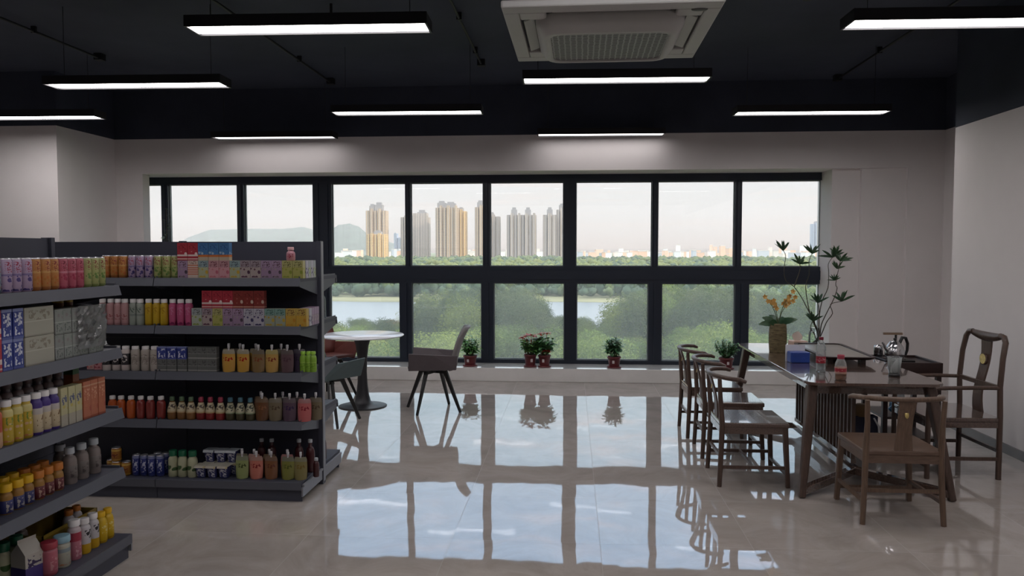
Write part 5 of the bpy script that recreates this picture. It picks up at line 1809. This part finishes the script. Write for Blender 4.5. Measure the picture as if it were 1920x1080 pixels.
def leaf_mat(name, col, trans=.35):
    m = bpy.data.materials.new(name)
    m.use_nodes = True
    t = NT(m.node_tree)
    o = t.n('ShaderNodeOutputMaterial')
    d = t.n('ShaderNodeBsdfDiffuse')
    l = t.n('ShaderNodeBsdfTranslucent')
    tc = t.n('ShaderNodeTexCoord').outputs['Object']
    oi = t.n('ShaderNodeObjectInfo').outputs['Random']
    f = t.noise(tc, .7, 3.0)
    c = lin(col)
    a = tuple(x * .62 for x in c[:3]) + (1,)
    b_ = (min(1, c[0] * 1.5), min(1, c[1] * 1.35), c[2] * 1.05, 1)
    cs = t.ramp(f, [(.3, a), (.7, b_)])
    h = t.n('ShaderNodeHueSaturation')
    t.put(h.inputs['Value'], t.math('MULTIPLY_ADD', oi, .8, .62))
    t.put(h.inputs['Hue'], t.math('MULTIPLY_ADD', oi, -.05, .52))
    t.put(h.inputs['Color'], cs)
    t.put(d.inputs[0], h.outputs[0])
    t.put(l.inputs[0], h.outputs[0])
    mx = t.n('ShaderNodeMixShader')
    mx.inputs[0].default_value = trans
    t.nt.links.new(d.outputs[0], mx.inputs[1])
    t.nt.links.new(l.outputs[0], mx.inputs[2])
    t.nt.links.new(mx.outputs[0], o.inputs[0])
    return m


M_TRUNK = pbr('grey_bark', (84, 74, 64), .85, var=.25, vscale=3)
LEAFM = [leaf_mat('bright_tree_leaves', (104, 126, 72)), leaf_mat('mid_tree_leaves', (98, 114, 66)), leaf_mat('dark_tree_leaves', (74, 88, 66)), leaf_mat('rusty_tree_leaves', (124, 108, 82))]


def crown_mesh(name, mat, seed, wide, nblob, nq, size, pointy=0.0):
    """crown of unit height (0..1) above a trunk: leaf sprays on the surface of several rounded masses"""
    g = np.random.default_rng(seed)
    cz = g.uniform(.38, .86, nblob)
    rad = wide * (1 - pointy * (cz - .3)) * g.uniform(.1, .62, nblob)
    an = g.uniform(0, 2 * PI, nblob)
    bx, by = rad * np.cos(an), rad * np.sin(an)
    br = g.uniform(.13, .21, nblob) * (1 - .35 * pointy * (cz - .3))
    k_ = g.integers(0, nblob, nq)
    d = g.normal(size=(nq, 3))
    d /= np.linalg.norm(d, axis=1)[:, None]
    p = np.stack([bx[k_], by[k_], cz[k_]], 1) + d * (br[k_] * g.uniform(.75, 1.05, nq))[:, None]
    nrm = d + g.normal(size=(nq, 3)) * .55
    nrm /= np.linalg.norm(nrm, axis=1)[:, None]
    u = np.cross(nrm, g.normal(size=(nq, 3)))
    u /= np.linalg.norm(u, axis=1)[:, None]
    v = np.cross(nrm, u)
    s = (size * g.uniform(.6, 1.3, nq))[:, None]
    vs = np.stack([p - u * s, p + v * s * .6, p + u * s, p - v * s * .6], 1).reshape(-1, 3)
    me = bpy.data.meshes.new(name)
    me.vertices.add(len(vs))
    me.vertices.foreach_set('co', vs.astype(np.float32).ravel())
    me.loops.add(nq * 4)
    me.loops.foreach_set('vertex_index', np.arange(nq * 4, dtype=np.int32))
    me.polygons.add(nq)
    me.polygons.foreach_set('loop_start', np.arange(0, nq * 4, 4, dtype=np.int32))
    me.materials.append(mat)
    me.update()
    me.validate()
    return me


def trunk_mesh():
    b = MB()
    b.tube([(0, 0, 0), (.01, 0, .25), (0, .012, .62)], [.022, .017, .007], 7)
    for a in range(4):
        an = a * 1.6 + .4
        b.tube([(.005, 0, .26 + .06 * a), (math.cos(an) * .12, math.sin(an) * .12, .48 + .06 * a)], [.009, .004], 5)
    return b.mesh('trunk', M_TRUNK)


TR = trunk_mesh()
KINDS_ = [('broad bright green tree', crown_mesh('crown', LEAFM[0], 1, .42, 26, 8000, .0125)),
          ('bushy mid green tree', crown_mesh('crown', LEAFM[1], 2, .40, 28, 8000, .012)),
          ('dense dark green tree', crown_mesh('crown', LEAFM[2], 3, .34, 28, 8000, .0115, .5)),
          ('rusty olive tree', crown_mesh('crown', LEAFM[3], 4, .38, 20, 5200, .0125))]
protos = []
for kn, cm in KINDS_:
    t = thing('tree', kn, 'tree', (0, 0, GZ))
    attach('crown', cm, t)
    attach('trunk', TR, t)
    protos.append(t)


def skyline(m):
    """how low (picture row) the nearest wood may rise along the window, by bearing mark"""
    pts = [(400, 606), (640, 604), (660, 594), (690, 603), (712, 596), (740, 603), (768, 600), (790, 552), (840, 536), (930, 540), (985, 535), (1012, 548), (1030, 588), (1080, 590), (1120, 596), (1150, 586), (1172, 545), (1230, 532), (1300, 536), (1380, 530), (1430, 540), (1600, 536)]
    for (a, ya), (b_, yb) in zip(pts, pts[1:]):
        if a <= m <= b_:
            return ya + (yb - ya) * (m - a) / (b_ - a)
    return 560


used = set()
tcount = 0
rt_ = random.Random(12)
spots = []
Yv = 88.0
while Yv < 204:
    stp = 5.6 + (Yv - 88) * .012
    x = XP(470, Yv)
    while x < XP(1565, Yv):
        spots.append((x + rt_.uniform(-2.2, 2.2), Yv + rt_.uniform(-2.4, 2.4)))
        x += stp * 1.25
    Yv += stp
for x, Y in spots:
    m = 1072 + x / Y * 1443
    hmax = 21.6 - (skyline(m) - 471) / 1443 * Y
    if Y < 132:
        hmax = min(hmax, 21.6 - (618 + 12 * math.sin(x * .22) - 471) / 1443 * Y)
    h = min(hmax, 15.5) * rt_.uniform(.86, 1.02)
    if h < 3.2:
        continue
    ki = rt_.choices([0, 1, 2, 3], [6, 3, .6, .02] if Y < 132 else [.5, 2.5, 6, .02])[0]
    if 155 < Y < 190 and 708 < m < 735:
        ki = 3
    where = 'in the low wood seen above the round table' if m < 775 else 'in the tall wood behind the grey shell chair' if m < 1025 else 'in the low wood before the lake' if m < 1168 else 'in the wood at the right of the window'
    lab = KINDS_[ki][0] + ' ' + where
    sc_ = (h * rt_.uniform(.85, 1.2), h * rt_.uniform(.85, 1.2), h)
    if h < 8:
        sc_ = (h * 1.25, h * 1.25, h)
    if ki not in used:
        used.add(ki)
        o = protos[ki]
        o.location = (x, Y, GZ)
        o.scale = sc_
        o.rotation_euler = (0, 0, rt_.uniform(0, 6.28))
        o['label'] = lab
        o['group'] = lab.replace(' tree ', ' trees ', 1)
    else:
        dup(protos[ki], (x, Y, GZ), rt_.uniform(0, 6.28), lab, lab.replace(' tree ', ' trees ', 1), scale=sc_)
    tcount += 1
print('trees', tcount)


# far woods: thousands of crowns beyond the lake, past counting
def blob_forest(name, spots, mats, sub, label, lobes):
    bm = bmesh.new()
    bmesh.ops.create_icosphere(bm, subdivisions=sub, radius=1.0)
    base = np.array([v.co[:] for v in bm.verts])
    tri = np.array([[v.index for v in f.verts] for f in bm.faces])
    bm.free()
    g = np.random.default_rng(8)
    V, F, MI = [], [], []
    off = 0
    for x, y, r, h, mi in spots:
        for j in range(lobes):          # several rounded masses to a crown, leaning out from its centre
            a, q, zz = g.uniform(0, 2 * PI), r * g.uniform(.15, .75), h * g.uniform(.30, .80)
            s_ = r * g.uniform(.42, .68)
            d = base * (1 + g.uniform(-.22, .22, (len(base), 1)))
            V.append(d * np.array([s_, s_, s_ * .95]) + np.array([x + q * math.cos(a), y + q * math.sin(a), GZ + zz]))
            F.append(tri + off)
            MI.append(np.full(len(tri), mi, dtype=np.int32))
            off += len(base)
    V, F, MI = np.concatenate(V), np.concatenate(F), np.concatenate(MI)
    me = bpy.data.meshes.new(name)
    me.vertices.add(len(V))
    me.vertices.foreach_set('co', V.astype(np.float32).ravel())
    me.loops.add(len(F) * 3)
    me.loops.foreach_set('vertex_index', F.astype(np.int32).ravel())
    me.polygons.add(len(F))
    me.polygons.foreach_set('loop_start', np.arange(0, len(F) * 3, 3, dtype=np.int32))
    for m in mats:
        me.materials.append(m)
    me.polygons.foreach_set('material_index', MI)
    me.polygons.foreach_set('use_smooth', np.ones(len(F), dtype=bool))
    me.update()
    o = bpy.data.objects.new(name, me)
    COL.objects.link(o)
    o['kind'] = 'stuff'
    o['label'] = label
    o['category'] = 'forest'
    return o


def far_leaf(name, col):
    return pbr(name, col, .9, var=.35, vscale=.35, bump=0)


FM = [far_leaf('far_bright_canopy', (98, 108, 62)), far_leaf('far_mid_canopy', (88, 102, 66)), far_leaf('far_dark_canopy', (66, 84, 66))]
sp = []
for i in range(1700):      # far bank of the lake
    Y = nr.uniform(352, 520)
    sp.append((XP(nr.uniform(200, 1650), Y), Y, nr.uniform(2.6, 4.6), nr.uniform(5, 10.5), int(nr.choice([1, 2, 2]))))
for i in range(300):      # right of the lake
    Y = nr.uniform(205, 385)
    sp.append((XP(nr.uniform(1172, 1650), Y) + 25, Y, nr.uniform(2.2, 4), nr.uniform(8, 14), int(nr.choice([0, 1, 2]))))
blob_forest('lakeside_forest', sp, FM, 1, 'bluish green forest on the far bank of the lake', 8)
sp = []
for i in range(5200):
    Y = 520 * (1500 / 520) ** nr.uniform(0, 1)
    sp.append((XP(nr.uniform(150, 1700), Y), Y, nr.uniform(4, 6.5) * (1 + Y / 2500), nr.uniform(6.5, 13), int(nr.choice([0, 0, 1, 2] if Y < 900 else [1, 1, 2]))))
blob_forest('distant_forest', sp, FM, 1, 'green forest canopy stretching to the towers on the horizon', 4)


# towers
def facade(name, wall, win, fw=3.4, fh=3.1):
    m = bpy.data.materials.new(name)
    m.use_nodes = True
    t = NT(m.node_tree)
    o = t.n('ShaderNodeOutputMaterial')
    p = t.n('ShaderNodeBsdfPrincipled')
    tc = t.n('ShaderNodeTexCoord').outputs['Object']
    x, y, z = t.sep(tc)
    fx = t.math('FRACT', t.math('MULTIPLY', t.math('ADD', x, y), 1 / fw))
    fz = t.math('FRACT', t.math('MULTIPLY', z, 1 / fh))
    wnd = t.math('MULTIPLY', t.step(fx, .25, .75), t.step(fz, .14, .94))
    col = t.mix(t.math('LESS_THAN', t.math('FRACT', t.math('MULTIPLY', x, 1 / 11.0)), .24), lin(wall), tuple(c * .8 for c in lin(wall)[:3]) + (1,))
    t.put(p.inputs['Base Color'], t.mix(wnd, col, lin(win)))
    p.inputs['Roughness'].default_value = .7
    t.nt.links.new(p.outputs[0], o.inputs[0])
    return m


FA = facade('beige_facade', (216, 190, 158), (120, 118, 120))
FB = facade('grey_facade', (198, 184, 170), (120, 122, 128))
FC = facade('sand_facade', (238, 202, 142), (140, 124, 108))
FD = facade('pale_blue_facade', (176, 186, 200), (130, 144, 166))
M_ROOF = pbr('grey_roof_crown', (150, 148, 148), .7)


def tower(label, m0, m1, ztop, Y, mat, crowns, wings=(), cat='tower', group=None):
    """apartment tower between two bearing marks; wings = (from, to, top, forward) as fractions and metres"""
    x0, x1 = XP(m0, Y), XP(m1, Y)
    w_ = x1 - x0
    t = thing('apartment_tower', label, cat, ((x0 + x1) / 2, Y, GZ), 0, group)
    H = ztop - GZ
    b = MB()
    b.box(-w_ / 2, w_ / 2, 0, 22, 0, H * .96)
    nb = max(3, int(w_ / 7))
    for i in range(nb):
        c_ = -w_ / 2 + (i + .5) * w_ / nb
        b.box(c_ - w_ / nb * .32, c_ + w_ / nb * .32, -3.0 - (i % 2) * 2.5, 0, 0, H * (.955 + .04 * (i % 2)))
    b.build('body', mat, t)
    for a, c_, zt_, fwd in wings:
        MB().box(-w_ / 2 + a * w_, -w_ / 2 + c_ * w_, -fwd, 14, 0, zt_ - GZ).build('wing', mat, t)
    for c_, ww, hh in crowns:
        k_ = MB()
        cx_ = -w_ / 2 + c_ * w_
        k_.box(cx_ - ww / 2, cx_ + ww / 2, 3, 16, H * .95, H + hh * .6)
        k_.box(cx_ - ww * .32, cx_ + ww * .32, 5, 13, H + hh * .6, H + hh)
        k_.build('roof_crown', M_ROOF, t)
    return t


tower('leftmost beige high rise tower with flat stepped roof', 681, 720, 86, 1500, FA, [(.28, 10, 9), (.62, 16, 12)])
tower('lower sunlit sand coloured block in front of the leftmost tower', 682, 719, 36, 1440, FC, [(.55, 14, 5)])
tower('grey twin tower between the first and second window mullion', 748, 802, 74, 1540, FB, [(.74, 18, 11)], [(.45, .95, 78, 5)])
tower('beige high rise with sunlit sand right wing, third along', 815, 858, 90, 1480, FA, [(.25, 16, 9), (.65, 20, 7)])
tower('sand coloured tower wing joined behind the third tower', 856, 873, 84, 1500, FC, [(.4, 9, 4)])
tower('tall slim grey beige tower behind the central mullion', 890, 914, 92, 1500, FA, [(.4, 12, 9)])
tower('lower beige tower beside the slim tower', 915, 937, 74, 1520, FB, [(.3, 8, 5)])
tower('grey tower with pointed crown, left of the joined pair', 950, 977, 76, 1500, FB, [(.5, 11, 11)])
tower('grey tower with pointed crown, right of the joined pair', 977, 1005, 76, 1502, FB, [(.45, 11, 11)])
tower('grey tower with crown before the wide mullion', 1018, 1043, 76, 1500, FB, [(.5, 11, 11)])
tower('tall grey tower cut by the wide middle mullion', 1043, 1064, 88, 1530, FB, [(.5, 12, 8)])
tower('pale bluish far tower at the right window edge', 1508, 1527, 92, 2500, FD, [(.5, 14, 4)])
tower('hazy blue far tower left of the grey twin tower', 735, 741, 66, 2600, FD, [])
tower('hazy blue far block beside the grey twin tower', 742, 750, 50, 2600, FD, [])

CM = [pbr('pale_render_a', (232, 222, 212), .8), pbr('pale_render_b', (236, 196, 170), .8), pbr('pale_render_c', (190, 196, 206), .8), pbr('pale_render_d', (240, 238, 236), .8)]
M_ROOFR = pbr('flat_grey_roof', (214, 206, 200), .8)
CBOX = []
for cmi in CM:
    b = MB().box(-.5, .5, -.5, .5, 0, .94).mesh('block_walls', cmi)
    r_ = MB().box(-.52, .52, -.52, .52, .94, 1.0).mesh('block_roof', M_ROOFR)
    CBOX.append((b, r_))
rc = random.Random(31)
CN = ['cream', 'peach', 'bluish grey', 'white']
for i in range(170):
    m = rc.choice([rc.uniform(1062, 1540), rc.uniform(1062, 1540), rc.uniform(600, 1060)])
    Y = rc.uniform(1600, 2700)
    ci = rc.choice([0, 1, 1, 2, 3, 3])
    where = 'below the towers' if m < 1062 else 'right of the towers'
    lab = 'small %s building in the hazy city band, %s' % (CN[ci], where)
    t = thing('city_building', lab, 'building', (XP(m, Y), Y, GZ), rc.uniform(-.2, .2), 'small %s buildings %s' % (CN[ci], where))
    k_ = Y / 1443
    up_ = rc.uniform(-3, 3.5) if rc.random() < .86 else rc.uniform(3, 14)
    if m < 1062:
        up_ = rc.uniform(-2, 6)
    t.scale = (rc.uniform(4, 20) * k_ * (.45 if up_ > 5 else 1), rc.uniform(14, 30), max(5, 20 + up_ * k_))
    attach('walls', CBOX[ci][0], t)
    attach('roof', CBOX[ci][1], t)


# hills
def hill(name, pts, Y, label, depth=900):
    """long ridge: pts = (bearing mark, crest height in metres above the window's eye level)"""
    b = MB()
    vs, fs = [], []
    g = random.Random(name + str(Y))
    pts = [(m_, z_ * Y / 3200) for m_, z_ in pts]
    cols = []
    for (ma, za), (mb_, zb2) in zip(pts, pts[1:]):
        for j in range(14):
            cols.append((ma + (mb_ - ma) * j / 14, za + (zb2 - za) * j / 14 + g.uniform(-1.2, 1.2)))
    for m, z in cols:
        x = XP(m, Y)
        for r_, k_ in ((-.5, 0), (-.25, .55), (0, 1), (.35, .6), (1, 0)):
            vs.append((x * (1 + r_ * depth / Y), Y + r_ * depth, GZ + (z - GZ) * k_))
    for i in range(len(cols) - 1):
        for j in range(4):
            a = i * 5 + j
            fs.append((a, a + 5, a + 6, a + 1))
    b.add(vs, fs, 0, True)
    o = struct(b.build(name, M_HILL))
    o['label'] = label
    return o


M_HILL = pbr('wooded_hill', (84, 96, 88), .9, var=.25, vscale=.02)
hill('hill', [(285, 3), (330, 60), (372, 92), (440, 96), (520, 96), (560, 104), (592, 82), (628, 78), (660, 20)], 5600, 'long hazy wooded hill at the left')
hill('hill', [(590, 60), (628, 112), (650, 118), (668, 104), (684, 74), (712, 48), (760, 20), (800, -15)], 4300, 'bluish wooded hill behind the leftmost tower')

# light haze filling the air outdoors
hm = bpy.data.materials.new('evening_haze')
hm.use_nodes = True
t = NT(hm.node_tree)
o = t.n('ShaderNodeOutputMaterial')
vsn = t.n('ShaderNodeVolumeScatter')
vsn.inputs['Color'].default_value = (1.0, 0.93, 0.88, 1)
vsn.inputs['Density'].default_value = 0.00008
vsn.inputs['Anisotropy'].default_value = 0.0
t.nt.links.new(vsn.outputs[0], o.inputs['Volume'])
hz = MB().box(-5500, 5500, 14, 6500, GZ - 2, 330).build('haze', hm)
tag(hz, 'pale evening haze in the air outside the window', 'haze', kind='stuff')
